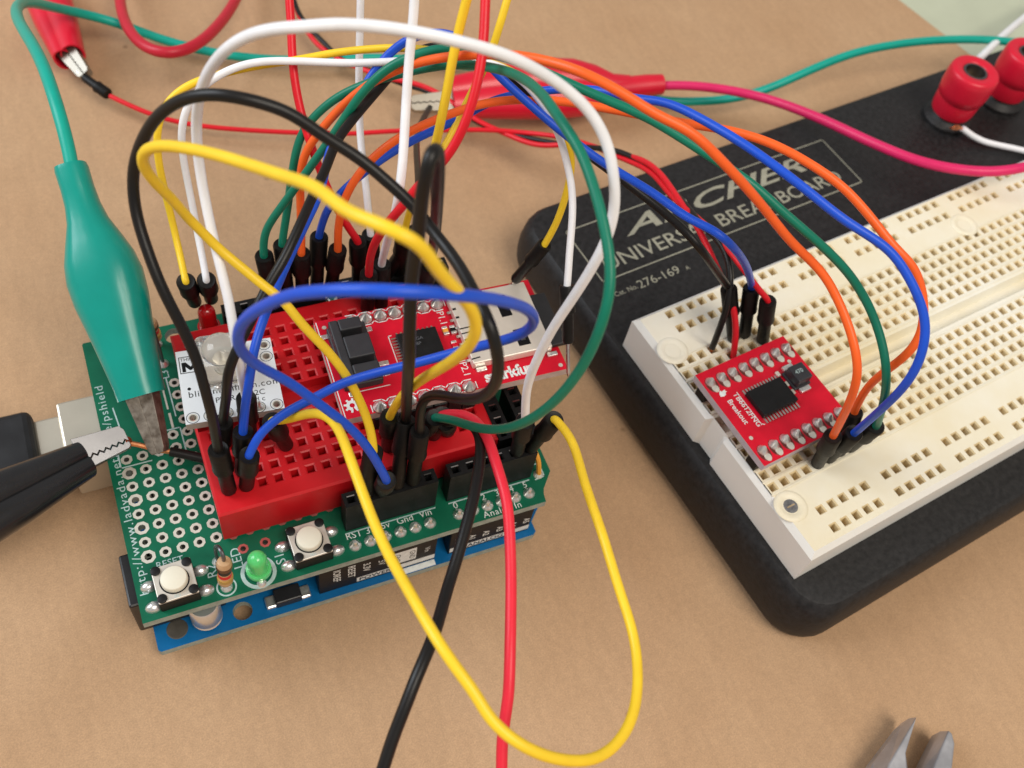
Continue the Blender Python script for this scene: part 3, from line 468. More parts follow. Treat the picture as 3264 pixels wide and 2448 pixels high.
# ------------------------------------------------------------------ wire courses (mm): control points, plug axes
WIRES = [
 {"name":"greenA","color":"green","dia":1.3,"pts":[[31.12,46.29,37.3],[30.95,46.07,39.28],[31.25,46.75,41.58],[31.94,47.14,43.86],[33.08,47.19,46.11],[34.39,47.09,48.31],[35.7,46.98,50.48],[36.98,46.86,52.62],[38.23,46.75,54.72],[39.47,46.64,56.78],[40.68,46.53,58.8],[41.87,46.43,60.79],[43.01,46.35,62.76],[44.1,46.29,64.71],[45.18,46.25,66.62],[46.29,46.18,68.46],[47.46,46.07,70.19],[48.71,45.94,71.78],[50.07,45.76,73.2],[51.54,45.5,74.4],[53.11,45.17,75.38],[54.75,44.8,76.16],[56.43,44.38,76.76],[58.12,43.85,77.19],[59.79,43.16,77.45],[61.41,42.33,77.58],[62.98,41.4,77.64],[64.51,40.39,77.65],[65.98,39.28,77.65],[67.36,38.04,77.68],[68.64,36.65,77.76],[69.82,35.14,77.89],[70.92,33.54,78.07],[72.0,31.91,78.28],[73.08,30.33,78.48],[74.19,28.81,78.64],[75.35,27.38,78.73],[76.59,26.06,78.73],[77.87,24.82,78.65],[79.15,23.6,78.48],[80.39,22.35,78.24],[81.58,21.06,77.95],[82.75,19.75,77.64],[83.9,18.43,77.32],[85.05,17.11,76.98],[86.22,15.81,76.62],[87.42,14.54,76.23],[88.65,13.3,75.8],[89.88,12.07,75.29],[91.07,10.82,74.67],[92.23,9.57,73.96],[93.41,8.32,73.18],[94.63,7.1,72.38],[95.92,5.9,71.55],[97.27,4.74,70.66],[98.68,3.6,69.69],[100.14,2.49,68.61],[101.63,1.39,67.42],[103.08,0.27,66.13],[104.42,-0.91,64.77],[105.57,-2.17,63.38],[106.52,-3.52,62.05],[107.22,-4.97,60.78],[107.67,-6.5,59.6],[107.92,-8.07,58.47],[108.03,-9.63,57.31],[108.14,-11.08,55.93],[108.54,-12.24,53.95],[109.65,-12.87,50.83],[111.79,-12.83,46.11],[114.87,-12.19,39.85],[117.2,-11.61,35.15],[117.58,-11.23,33.22]],"plugs":[[[32.12,47.6,25.3],[30.95,46.07,39.28]],[[119.71,-9.11,22.5],[117.2,-11.61,35.15]]]},
 {"name":"greenB","color":"green","dia":1.3,"pts":[[34.37,47.49,37.41],[34.32,47.48,39.4],[34.92,48.24,41.58],[35.56,48.96,43.74],[36.17,49.67,45.87],[36.74,50.38,47.99],[37.3,51.06,50.08],[37.89,51.71,52.15],[38.53,52.31,54.19],[39.32,52.8,56.17],[40.35,53.09,58.06],[41.63,53.12,59.82],[43.07,52.98,61.47],[44.59,52.68,63.01],[46.17,52.2,64.43],[47.78,51.52,65.76],[49.39,50.69,67.04],[50.97,49.76,68.3],[52.5,48.69,69.57],[53.98,47.49,70.87],[55.39,46.14,72.23],[56.72,44.63,73.64],[57.94,42.93,75.12],[59.04,40.99,76.62],[60.0,38.82,78.13],[60.8,36.43,79.68],[61.44,33.83,81.27],[61.86,30.99,82.93],[62.0,27.9,84.58],[61.87,24.66,86.15],[61.53,21.45,87.52],[61.12,18.47,88.57],[60.85,15.87,89.25],[60.79,13.68,89.58],[60.88,11.8,89.58],[61.01,10.13,89.36],[61.07,8.55,88.98],[61.08,7.03,88.52],[61.05,5.56,88.01],[61.0,4.13,87.46],[60.93,2.73,86.86],[60.84,1.37,86.21],[60.72,0.05,85.53],[60.56,-1.24,84.81],[60.34,-2.47,84.02],[60.05,-3.61,83.14],[59.7,-4.63,82.15],[59.3,-5.51,81.0],[58.88,-6.22,79.68],[58.45,-6.79,78.18],[58.02,-7.21,76.5],[57.57,-7.51,74.68],[57.09,-7.68,72.74],[56.55,-7.75,70.71],[55.94,-7.7,68.6],[55.28,-7.52,66.41],[54.55,-7.18,64.13],[53.77,-6.65,61.75],[52.94,-5.89,59.27],[52.08,-4.83,56.71],[51.21,-3.43,54.09],[50.39,-1.62,51.43],[49.65,0.59,48.71],[49.03,3.16,45.88],[48.45,5.94,42.83],[47.75,8.67,39.48],[47.48,9.56,38.31],[47.39,10.15,36.4]],"plugs":[[[34.66,47.6,25.3],[34.32,47.48,39.4]],[[46.9,13.4,25.8],[47.48,9.56,38.31]]]},
 {"name":"orangeA","color":"orange","dia":1.3,"pts":[[36.86,45.39,37.22],[36.81,45.03,39.19],[37.11,45.82,41.47],[37.37,46.6,43.73],[37.61,47.36,45.97],[37.84,48.09,48.17],[38.09,48.78,50.36],[38.45,49.41,52.52],[39.0,49.89,54.65],[39.88,50.13,56.71],[41.04,50.12,58.68],[42.3,50.02,60.58],[43.59,49.87,62.43],[44.9,49.64,64.22],[46.26,49.29,65.96],[47.65,48.8,67.64],[49.05,48.16,69.28],[50.46,47.37,70.86],[51.85,46.4,72.42],[53.22,45.26,73.93],[54.54,43.94,75.42],[55.8,42.47,76.87],[57.01,40.88,78.29],[58.16,39.21,79.67],[59.26,37.47,81.01],[60.31,35.71,82.31],[61.31,33.91,83.56],[62.25,32.07,84.75],[63.14,30.2,85.85],[64.0,28.35,86.82],[64.86,26.58,87.63],[65.77,24.94,88.23],[66.74,23.46,88.6],[67.76,22.12,88.73],[68.85,20.91,88.66],[69.96,19.77,88.45],[71.08,18.66,88.15],[72.18,17.54,87.8],[73.28,16.43,87.43],[74.44,15.36,87.08],[75.68,14.36,86.75],[76.98,13.42,86.36],[78.25,12.49,85.8],[79.47,11.55,85.04],[80.69,10.65,84.08],[81.98,9.82,82.96],[83.35,9.05,81.71],[84.82,8.35,80.32],[86.38,7.7,78.78],[88.02,7.11,77.1],[89.72,6.54,75.3],[91.45,5.95,73.42],[93.18,5.3,71.56],[94.88,4.55,69.83],[96.55,3.68,68.33],[98.12,2.67,67.05],[99.48,1.51,65.9],[100.54,0.19,64.8],[101.3,-1.25,63.72],[101.83,-2.77,62.69],[102.2,-4.36,61.73],[102.42,-5.98,60.79],[102.54,-7.59,59.83],[102.65,-9.11,58.69],[102.86,-10.42,57.15],[103.25,-11.36,54.97],[103.92,-11.83,51.97],[104.97,-11.88,48.15],[106.35,-11.65,43.63],[107.91,-11.26,38.65],[108.95,-10.98,35.19],[109.44,-10.87,33.26]],"plugs":[[[37.2,47.6,25.3],[36.81,45.03,39.19]],[[112.17,-10.22,22.5],[108.95,-10.98,35.19]]]},
 {"name":"blueB","color":"blue","dia":1.3,"pts":[[40.42,47.61,37.4],[40.53,47.62,39.4],[41.03,47.28,42.68],[41.7,46.91,45.68],[42.76,46.54,48.23],[44.15,46.34,50.24],[45.73,46.4,51.78],[47.43,46.67,52.96],[49.22,47.02,53.94],[51.06,47.36,54.83],[52.92,47.63,55.67],[54.82,47.81,56.48],[56.73,47.91,57.25],[58.66,47.94,57.99],[60.6,47.94,58.71],[62.53,47.94,59.44],[64.45,48.0,60.2],[66.33,48.12,61.03],[68.2,48.11,61.86],[70.06,47.82,62.65],[71.88,47.23,63.41],[73.63,46.4,64.2],[75.3,45.43,65.05],[76.9,44.31,65.94],[78.42,43.06,66.85],[79.85,41.67,67.75],[81.19,40.13,68.62],[82.4,38.42,69.45],[83.49,36.56,70.25],[84.52,34.67,71.13],[85.54,32.89,72.12],[86.53,31.12,73.14],[87.39,29.22,73.99],[88.15,27.21,74.66],[88.85,25.2,75.19],[89.56,23.24,75.63],[90.27,21.33,75.98],[91.0,19.48,76.26],[91.73,17.67,76.46],[92.49,15.92,76.58],[93.25,14.22,76.61],[94.04,12.56,76.57],[94.86,10.96,76.45],[95.72,9.4,76.26],[96.62,7.9,75.99],[97.56,6.43,75.64],[98.54,5.01,75.24],[99.59,3.63,74.81],[100.72,2.31,74.38],[101.93,1.03,73.98],[103.19,-0.22,73.56],[104.41,-1.49,73.08],[105.51,-2.81,72.47],[106.42,-4.21,71.69],[107.17,-5.64,70.78],[107.82,-7.07,69.79],[108.38,-8.51,68.71],[108.83,-9.91,67.52],[109.07,-11.24,66.21],[109.08,-12.45,64.76],[108.93,-13.49,63.14],[108.73,-14.31,61.31],[108.59,-14.85,59.16],[108.63,-15.03,56.59],[108.95,-14.85,53.51],[109.56,-14.36,49.9],[110.4,-13.65,45.83],[111.36,-12.83,41.45],[112.33,-11.98,36.88],[112.64,-11.69,35.33],[112.95,-11.41,33.37]],"plugs":[[[39.74,47.6,25.3],[40.53,47.62,39.4]],[[114.69,-9.85,22.5],[112.64,-11.69,35.33]]]},
 {"name":"orangeB","color":"orange","dia":1.3,"pts":[[42.69,44.86,37.07],[42.75,44.41,39.01],[42.82,44.5,42.17],[43.02,44.55,45.21],[43.45,44.59,48.05],[44.16,44.7,50.58],[45.13,44.88,52.75],[46.35,45.15,54.56],[47.76,45.47,56.08],[49.3,45.77,57.39],[50.94,45.99,58.55],[52.66,46.1,59.61],[54.43,46.1,60.58],[56.23,46.0,61.48],[58.05,45.82,62.31],[59.88,45.59,63.11],[61.72,45.32,63.86],[63.55,45.0,64.57],[65.39,44.57,65.22],[67.21,44.01,65.79],[69.01,43.32,66.3],[70.78,42.51,66.76],[72.5,41.6,67.2],[74.19,40.6,67.6],[75.82,39.52,67.99],[77.41,38.36,68.35],[78.97,37.15,68.69],[80.49,35.92,69.02],[82.0,34.66,69.35],[83.49,33.41,69.68],[84.96,32.14,70.01],[86.42,30.88,70.34],[87.87,29.62,70.67],[89.31,28.37,71.03],[90.74,27.14,71.41],[92.15,25.91,71.83],[93.52,24.64,72.28],[94.81,23.3,72.71],[96.03,21.88,73.12],[97.18,20.4,73.48],[98.28,18.88,73.75],[99.34,17.33,73.91],[100.39,15.79,73.96],[101.45,14.27,73.88],[102.54,12.8,73.7],[103.64,11.34,73.41],[104.7,9.88,73.02],[105.66,8.38,72.54],[106.53,6.83,71.98],[107.31,5.26,71.38],[108.05,3.68,70.75],[108.78,2.1,70.08],[109.57,0.56,69.38],[110.54,-0.89,68.67],[111.62,-2.25,67.86],[112.5,-3.62,66.81],[113.07,-5.0,65.53],[113.39,-6.36,64.13],[113.5,-7.66,62.65],[113.39,-8.83,61.09],[113.07,-9.76,59.41],[112.61,-10.27,57.52],[112.19,-10.31,55.33],[112.02,-9.94,52.7],[112.21,-9.31,49.54],[112.75,-8.6,45.87],[113.65,-8.07,41.76],[114.83,-7.82,37.36],[115.68,-7.76,34.35],[115.94,-8.05,32.38]],"plugs":[[[42.28,47.6,25.3],[42.75,44.41,39.01]],[[117.2,-9.48,22.5],[115.68,-7.76,34.35]]]},
 {"name":"redA","color":"red","dia":1.3,"pts":[[46.49,45.4,37.18],[46.35,45.04,39.15],[45.17,45.31,41.98],[44.04,45.6,44.7],[43.09,46.02,47.24],[42.35,46.64,49.56],[41.76,47.49,51.6],[41.29,48.53,53.39],[40.92,49.73,55.0],[40.62,51.02,56.5],[40.4,52.37,57.93],[40.24,53.75,59.31],[40.16,55.15,60.67],[40.17,56.55,62.02],[40.27,57.95,63.37],[40.47,59.33,64.7],[40.75,60.7,66.03],[41.09,62.07,67.35],[41.43,63.44,68.66],[41.74,64.83,69.94],[42.04,66.22,71.21],[42.34,67.62,72.47],[42.54,68.55,73.31],[44.12,75.86,79.94],[38.73,128.14,69.57],[27.8,193.39,31.07],[20.0,240.0,1.0],[23.0,262.0,1.0]],"plugs":[[[47.36,47.6,25.3],[46.35,45.04,39.15]],None]},
 {"name":"redB","color":"red","dia":1.3,"pts":[[46.49,39.38,35.75],[46.41,39.08,37.73],[45.56,36.37,44.46],[45.07,33.68,50.68],[45.06,31.3,55.99],[45.46,29.48,60.21],[46.19,28.29,63.38],[47.1,27.64,65.78],[48.04,27.43,67.71],[49.08,27.37,69.36],[50.28,27.31,70.84],[51.5,27.32,72.27],[52.64,27.5,73.68],[53.68,27.85,75.09],[54.61,28.36,76.47],[55.45,28.98,77.83],[56.21,29.72,79.15],[56.91,30.54,80.43],[57.56,31.45,81.66],[58.15,32.43,82.86],[58.69,33.47,84.01],[59.18,34.57,85.14],[59.62,35.71,86.23],[60.02,36.88,87.31],[60.41,38.06,88.38],[60.79,39.24,89.44],[61.17,40.41,90.5],[63.52,47.63,97.01],[74.36,110.53,81.75],[86.4,191.89,36.15],[95.0,250.0,1.0],[98.0,272.0,1.0]],"plugs":[[[46.9,40.9,25.8],[46.41,39.08,37.73]],None]},
 {"name":"whiteA","color":"white","dia":1.2,"pts":[[48.99,46.21,37.3],[48.84,45.98,39.28],[48.89,46.99,41.51],[48.99,48.16,43.51],[49.19,49.61,45.14],[49.47,51.41,46.39],[49.82,53.46,47.38],[50.19,55.55,48.32],[50.56,57.49,49.43],[50.92,59.15,50.81],[51.24,60.51,52.45],[51.53,61.63,54.28],[51.78,62.59,56.22],[52.03,63.45,58.21],[52.29,64.26,60.2],[52.57,65.07,62.16],[52.86,65.91,64.04],[53.16,66.81,65.85],[53.47,67.74,67.61],[53.81,68.68,69.32],[54.15,69.61,71.01],[55.8,74.32,79.67],[55.61,128.98,71.13],[52.34,202.49,31.72],[50.0,255.0,1.0],[53.0,277.0,1.0]],"plugs":[[[49.9,47.6,25.3],[48.84,45.98,39.28]],None]},
 {"name":"whiteB","color":"white","dia":1.3,"pts":[[49.1,40.52,35.91],[49.03,40.45,37.91],[48.23,37.13,45.22],[47.55,34.01,51.95],[47.11,31.48,57.67],[46.91,29.92,62.11],[46.97,29.39,65.29],[47.27,29.71,67.48],[47.7,30.56,69.07],[48.19,31.67,70.37],[48.67,32.9,71.56],[49.13,34.13,72.74],[49.57,35.33,73.94],[50.0,36.47,75.19],[50.41,37.54,76.49],[50.8,38.53,77.84],[51.18,39.46,79.22],[51.56,40.33,80.64],[51.95,41.14,82.07],[52.31,41.93,83.5],[52.64,42.71,84.92],[52.93,43.5,86.33],[53.2,44.28,87.73],[55.02,49.05,96.32],[60.78,108.05,83.06],[66.16,187.94,36.69],[70.0,245.0,1.0],[73.0,267.0,1.0]],"plugs":[[[49.44,40.9,25.8],[49.03,40.45,37.91]],None]},
 {"name":"yellowA","color":"yellow","dia":1.2,"pts":[[54.44,45.2,37.15],[54.36,44.8,39.11],[54.47,44.22,42.92],[54.78,43.64,46.46],[55.29,43.31,49.55],[56.0,43.36,52.06],[57.07,43.69,53.99],[58.42,44.26,55.48],[59.84,45.08,56.73],[61.22,46.09,57.91],[62.51,47.15,59.12],[63.72,48.16,60.43],[64.84,48.98,61.91],[65.86,49.55,63.6],[66.77,49.89,65.46],[67.57,50.08,67.45],[68.26,50.28,69.46],[68.87,50.64,71.38],[69.48,51.19,73.15],[70.16,51.9,74.76],[70.88,52.75,76.25],[71.63,53.69,77.66],[72.36,54.66,79.04],[76.34,59.64,86.74],[94.81,117.24,75.4],[115.34,194.68,33.5],[130.0,250.0,1.0],[133.0,272.0,1.0]],"plugs":[[[54.98,47.6,25.3],[54.36,44.8,39.11]],None]},
 {"name":"yellowT","color":"yellow","dia":1.3,"pts":[[56.15,45.64,36.62],[56.77,45.31,38.49],[56.13,43.31,44.11],[55.48,41.28,49.54],[54.89,39.35,54.64],[54.45,37.63,59.28],[54.22,36.28,63.31],[54.21,35.42,66.68],[54.35,35.09,69.43],[54.63,35.19,71.7],[55.0,35.57,73.66],[55.42,36.09,75.43],[55.85,36.68,77.12],[56.27,37.3,78.76],[56.69,37.9,80.37],[57.12,38.48,81.97],[57.57,39.01,83.56],[58.04,39.5,85.15],[58.5,39.93,86.75],[58.94,40.31,88.35],[59.36,40.64,89.96],[59.5,40.74,90.5],[62.01,42.78,99.96],[77.62,105.92,86.42],[96.51,196.97,38.09],[110.0,262.0,1.0],[113.0,284.0,1.0]],"plugs":[[[52.44,47.6,25.3],[56.77,45.31,38.49]],None]},
 {"name":"hairpin","color":"black","dia":1.5,"pts":[[42.78,9.86,36.8],[43.08,10.4,38.7],[41.15,6.12,49.97],[39.59,2.71,59.19],[38.66,0.66,65.68],[38.27,-0.19,69.93],[38.15,-0.27,72.84],[38.14,0.02,75.11],[38.21,0.44,77.09],[38.31,0.88,78.97],[38.42,1.31,80.81],[38.52,1.68,82.67],[38.65,1.96,84.56],[38.8,2.13,86.5],[38.94,2.21,88.48],[39.02,2.23,90.49],[39.04,2.24,92.48],[39.07,2.24,94.4],[39.14,2.29,96.21],[39.29,2.41,97.86],[39.59,2.72,99.21],[40.13,3.34,99.95],[40.87,4.21,99.54],[41.63,5.26,97.64],[42.42,6.67,94.47],[43.37,8.52,90.48],[44.44,10.69,85.96],[45.62,13.12,80.94],[47.05,16.11,75.02],[49.04,20.4,67.26],[51.82,26.7,56.65],[55.19,34.83,43.3],[56.34,37.72,38.5],[56.45,38.21,36.57]],"plugs":[[[41.0,6.6,25.3],[43.08,10.4,38.7]],[[57.06,40.9,25.8],[56.34,37.72,38.5]]]},
 {"name":"yellowL","color":"yellow","dia":1.15,"pts":[[18.41,46.43,35.47],[18.24,45.67,37.31],[18.36,48.22,37.53],[18.47,50.52,38.06],[18.54,52.4,39.11],[18.59,53.82,40.66],[18.59,54.85,42.61],[18.56,55.62,44.79],[18.53,56.23,47.07],[18.53,56.77,49.38],[18.59,57.29,51.65],[18.78,57.82,53.84],[19.15,58.41,55.89],[19.77,59.1,57.74],[20.7,59.82,59.34],[21.96,60.45,60.66],[23.52,60.89,61.72],[25.26,61.07,62.56],[27.1,61.04,63.22],[28.97,60.88,63.75],[30.85,60.71,64.19],[32.76,60.55,64.54],[34.68,60.41,64.81],[36.61,60.24,65.03],[38.53,59.99,65.24],[40.45,59.68,65.51],[42.36,59.31,65.89],[44.24,58.87,66.37],[46.1,58.32,66.92],[47.92,57.65,67.48],[49.72,56.88,68.05],[51.49,56.02,68.63],[53.22,55.07,69.23],[54.9,53.99,69.84],[56.51,52.75,70.45],[58.05,51.37,71.06],[59.54,49.94,71.63],[61.02,48.51,72.12],[62.51,47.16,72.48],[64.04,45.94,72.65],[65.63,44.86,72.59],[67.25,43.9,72.29],[68.84,42.99,71.72],[70.33,42.07,70.86],[71.71,41.15,69.71],[72.99,40.29,68.32],[74.19,39.49,66.68],[75.32,38.74,64.85],[76.38,38.01,62.9],[77.3,37.28,60.86],[77.86,36.54,58.75],[77.93,35.84,56.6],[77.66,35.17,54.46],[77.21,34.5,52.35],[76.64,33.83,50.25],[75.92,33.23,48.16],[75.04,32.74,46.08],[74.03,32.33,44.0]],"plugs":[[[19.3,50.6,25.3],[18.24,45.67,37.31]],None],"plug_free":True},
 {"name":"whiteL","color":"white","dia":1.15,"pts":[[21.47,46.06,35.33],[21.36,45.24,37.14],[21.55,47.1,38.18],[21.68,48.88,39.32],[21.78,50.5,40.64],[21.89,51.92,42.17],[21.99,53.15,43.89],[22.05,54.21,45.75],[22.09,55.11,47.75],[22.12,55.86,49.84],[22.18,56.48,52.02],[22.31,56.97,54.27],[22.6,57.35,56.53],[23.13,57.69,58.7],[23.95,58.03,60.67],[25.11,58.36,62.33],[26.55,58.65,63.66],[28.18,58.88,64.7],[29.92,59.02,65.53],[31.73,59.04,66.18],[33.58,58.94,66.64],[35.45,58.73,66.89],[37.33,58.44,66.96],[39.2,58.04,66.96],[41.04,57.52,67.0],[42.85,56.84,67.14],[44.62,56.01,67.39],[46.37,55.1,67.73],[48.11,54.18,68.15],[49.84,53.27,68.63],[51.57,52.36,69.14],[53.29,51.46,69.68],[54.99,50.54,70.24],[56.67,49.6,70.82],[58.35,48.65,71.38],[60.01,47.71,71.91],[61.68,46.8,72.36],[63.36,45.88,72.66],[65.0,44.92,72.74],[66.59,43.92,72.58],[68.08,42.85,72.14],[69.44,41.76,71.4],[70.7,40.71,70.37],[71.88,39.74,69.07],[72.99,38.87,67.53],[74.01,38.03,65.81],[74.88,37.15,64.01],[75.52,36.18,62.21],[75.96,35.06,60.51],[76.22,33.77,58.96],[76.28,32.34,57.54],[76.1,30.86,56.19],[75.74,29.39,54.86],[75.27,27.95,53.5],[74.77,26.57,52.08],[74.3,25.24,50.58],[73.89,23.94,49.0],[73.5,22.67,47.35],[73.24,21.84,46.23]],"plugs":[[[22.1,50.6,25.3],[21.36,45.24,37.14]],None]},
 {"name":"whiteBig","color":"white","dia":1.3,"pts":[[60.58,5.24,36.28],[60.39,4.99,38.26],[59.87,5.12,42.13],[59.41,5.16,45.94],[59.14,5.04,49.63],[59.1,4.78,53.14],[59.21,4.5,56.45],[59.41,4.27,59.51],[59.72,4.07,62.35],[60.12,3.87,64.97],[60.6,3.68,67.42],[61.11,3.52,69.73],[61.62,3.41,71.93],[62.12,3.36,74.04],[62.61,3.37,76.04],[63.08,3.45,77.96],[63.51,3.64,79.79],[63.85,3.95,81.54],[64.08,4.39,83.21],[64.2,4.95,84.79],[64.19,5.62,86.27],[64.09,6.38,87.67],[63.94,7.19,88.99],[63.7,8.05,90.22],[63.34,8.94,91.38],[62.82,9.82,92.46],[62.12,10.68,93.48],[61.25,11.46,94.44],[60.23,12.15,95.36],[59.08,12.75,96.25],[57.86,13.26,97.11],[56.58,13.71,97.94],[55.29,14.11,98.71],[53.97,14.5,99.41],[52.65,14.87,100.03],[51.31,15.22,100.55],[49.98,15.57,100.98],[48.67,15.94,101.35],[47.38,16.33,101.66],[46.1,16.75,101.93],[44.85,17.18,102.15],[43.61,17.63,102.32],[42.37,18.09,102.44],[41.15,18.56,102.51],[39.92,19.04,102.54],[38.7,19.51,102.52],[37.48,20.0,102.45],[36.27,20.49,102.31],[35.06,20.99,102.07],[33.86,21.53,101.73],[32.68,22.19,101.29],[31.53,23.0,100.75],[30.39,23.93,100.04],[29.27,24.95,99.13],[28.17,26.04,97.97],[27.11,27.15,96.54],[26.11,28.29,94.81],[25.22,29.46,92.77],[24.45,30.71,90.43],[23.81,31.98,87.83],[23.31,33.18,85.1],[22.92,34.14,82.4],[22.63,34.76,79.86],[22.41,35.0,77.56],[22.24,34.9,75.51],[22.1,34.51,73.66],[21.99,33.9,72.0],[21.9,33.09,70.5],[21.83,32.11,69.14],[21.77,31.01,67.9],[21.72,29.81,66.74],[21.69,28.55,65.64],[21.68,27.26,64.56],[21.67,25.96,63.48],[21.68,24.66,62.4],[21.67,23.36,61.3],[21.63,22.07,60.18],[21.53,20.81,59.0],[21.41,19.63,57.71],[21.32,18.63,56.13],[21.29,18.03,53.95],[21.33,18.08,50.74],[21.45,18.88,46.29],[21.71,20.21,40.81],[21.82,20.7,38.87],[21.77,20.73,36.87]],"plugs":[[[61.6,6.6,25.3],[60.39,4.99,38.26]],[[21.5,20.9,25.8],[21.82,20.7,38.87]]]},
 {"name":"blackBig","color":"black","dia":1.45,"pts":[[16.1,13.41,36.86],[16.05,13.41,38.86],[16.09,13.13,42.99],[16.13,13.0,46.69],[16.11,13.2,49.72],[16.06,13.78,52.07],[16.01,14.62,53.94],[15.97,15.59,55.57],[15.84,16.57,57.12],[15.61,17.52,58.66],[15.31,18.41,60.22],[14.97,19.28,61.76],[14.6,20.15,63.23],[14.25,21.06,64.63],[13.95,22.04,65.92],[13.71,23.09,67.13],[13.53,24.21,68.25],[13.39,25.36,69.32],[13.28,26.53,70.37],[13.22,27.66,71.44],[13.25,28.73,72.59],[13.39,29.67,73.85],[13.65,30.42,75.27],[14.05,30.93,76.86],[14.63,31.16,78.62],[15.37,31.13,80.48],[16.23,30.87,82.39],[17.18,30.43,84.29],[18.25,29.79,86.11],[19.43,28.93,87.8],[20.66,27.93,89.27],[21.91,26.87,90.46],[23.17,25.85,91.3],[24.41,24.95,91.78],[25.64,24.21,91.94],[26.87,23.61,91.87],[28.11,23.1,91.62],[29.33,22.62,91.25],[30.52,22.14,90.76],[31.63,21.6,90.14],[32.67,21.01,89.42],[33.7,20.4,88.65],[34.76,19.79,87.9],[35.86,19.16,87.18],[36.95,18.49,86.48],[37.98,17.74,85.78],[38.95,16.9,85.09],[39.86,15.98,84.4],[40.75,15.01,83.75],[41.6,13.97,83.12],[42.38,12.86,82.52],[43.03,11.62,81.97],[43.56,10.25,81.52],[44.03,8.73,81.26],[44.44,7.07,81.21],[44.73,5.27,81.33],[44.88,3.35,81.58],[44.91,1.38,81.91],[44.87,-0.56,82.22],[44.88,-2.38,82.39],[44.98,-3.96,82.25],[45.13,-5.25,81.66],[45.35,-6.24,80.58],[45.62,-6.95,79.0],[45.89,-7.36,76.94],[46.07,-7.4,74.36],[46.05,-6.9,71.32],[45.77,-5.67,67.99],[45.36,-3.71,64.57],[44.93,-1.23,61.19],[44.5,1.52,57.84],[44.03,4.12,54.35],[43.68,6.0,50.55],[43.69,6.94,46.44],[43.98,7.31,42.21],[44.21,7.43,39.38],[44.13,7.31,37.39]],"plugs":[[[16.4,13.4,25.8],[16.05,13.41,38.86]],[[43.6,6.6,25.3],[44.21,7.43,39.38]]]},
 {"name":"yellowBig","color":"yellow","dia":1.3,"pts":[[36.77,6.84,36.37],[36.91,6.84,38.36],[36.96,7.85,40.47],[36.8,8.89,42.51],[36.46,9.93,44.47],[36.0,10.98,46.36],[35.45,12.0,48.18],[34.79,12.99,49.93],[34.03,13.96,51.59],[33.17,14.89,53.17],[32.23,15.8,54.65],[31.25,16.69,56.04],[30.31,17.61,57.37],[29.48,18.59,58.65],[28.72,19.61,59.86],[27.82,20.63,60.88],[26.77,21.65,61.72],[25.73,22.71,62.5],[24.73,23.8,63.27],[23.73,24.87,64.03],[22.73,25.88,64.86],[21.77,26.77,65.86],[20.87,27.47,67.15],[19.98,27.83,68.78],[19.09,27.81,70.78],[18.28,27.47,73.11],[17.5,26.89,75.62],[16.65,26.19,78.11],[15.86,25.52,80.54],[15.29,24.96,82.87],[15.15,24.43,85.04],[15.67,23.63,86.96],[16.7,22.37,88.52],[17.87,20.82,89.77],[19.0,19.17,90.84],[20.09,17.51,91.84],[21.12,15.84,92.78],[22.11,14.17,93.68],[23.05,12.49,94.56],[23.95,10.8,95.43],[24.82,9.11,96.32],[25.64,7.39,97.23],[26.44,5.66,98.19],[27.21,3.94,99.19],[27.91,2.2,100.16],[28.49,0.43,101.01],[28.93,-1.33,101.7],[29.38,-2.99,102.28],[29.94,-4.45,102.83],[30.62,-5.72,103.33],[31.34,-6.84,103.71],[32.1,-7.81,103.9],[32.9,-8.6,103.82],[33.75,-9.17,103.39],[34.58,-9.55,102.52],[35.32,-9.75,101.2],[36.11,-9.81,99.55],[37.07,-9.73,97.75],[38.18,-9.61,95.85],[39.29,-9.52,93.88],[40.26,-9.49,91.85],[40.93,-9.48,89.68],[41.23,-9.29,87.27],[41.2,-8.65,84.49],[41.03,-7.42,81.16],[40.87,-5.6,77.2],[40.77,-3.28,72.55],[40.7,-0.57,67.28],[40.67,2.35,61.42],[40.66,5.29,55.06],[40.71,8.11,48.27],[40.89,10.68,41.18],[40.95,11.49,38.77],[41.08,11.78,36.79]],"plugs":[[[36.0,6.8,25.3],[36.91,6.84,38.36]],[[41.8,13.4,25.8],[40.95,11.49,38.77]]]},
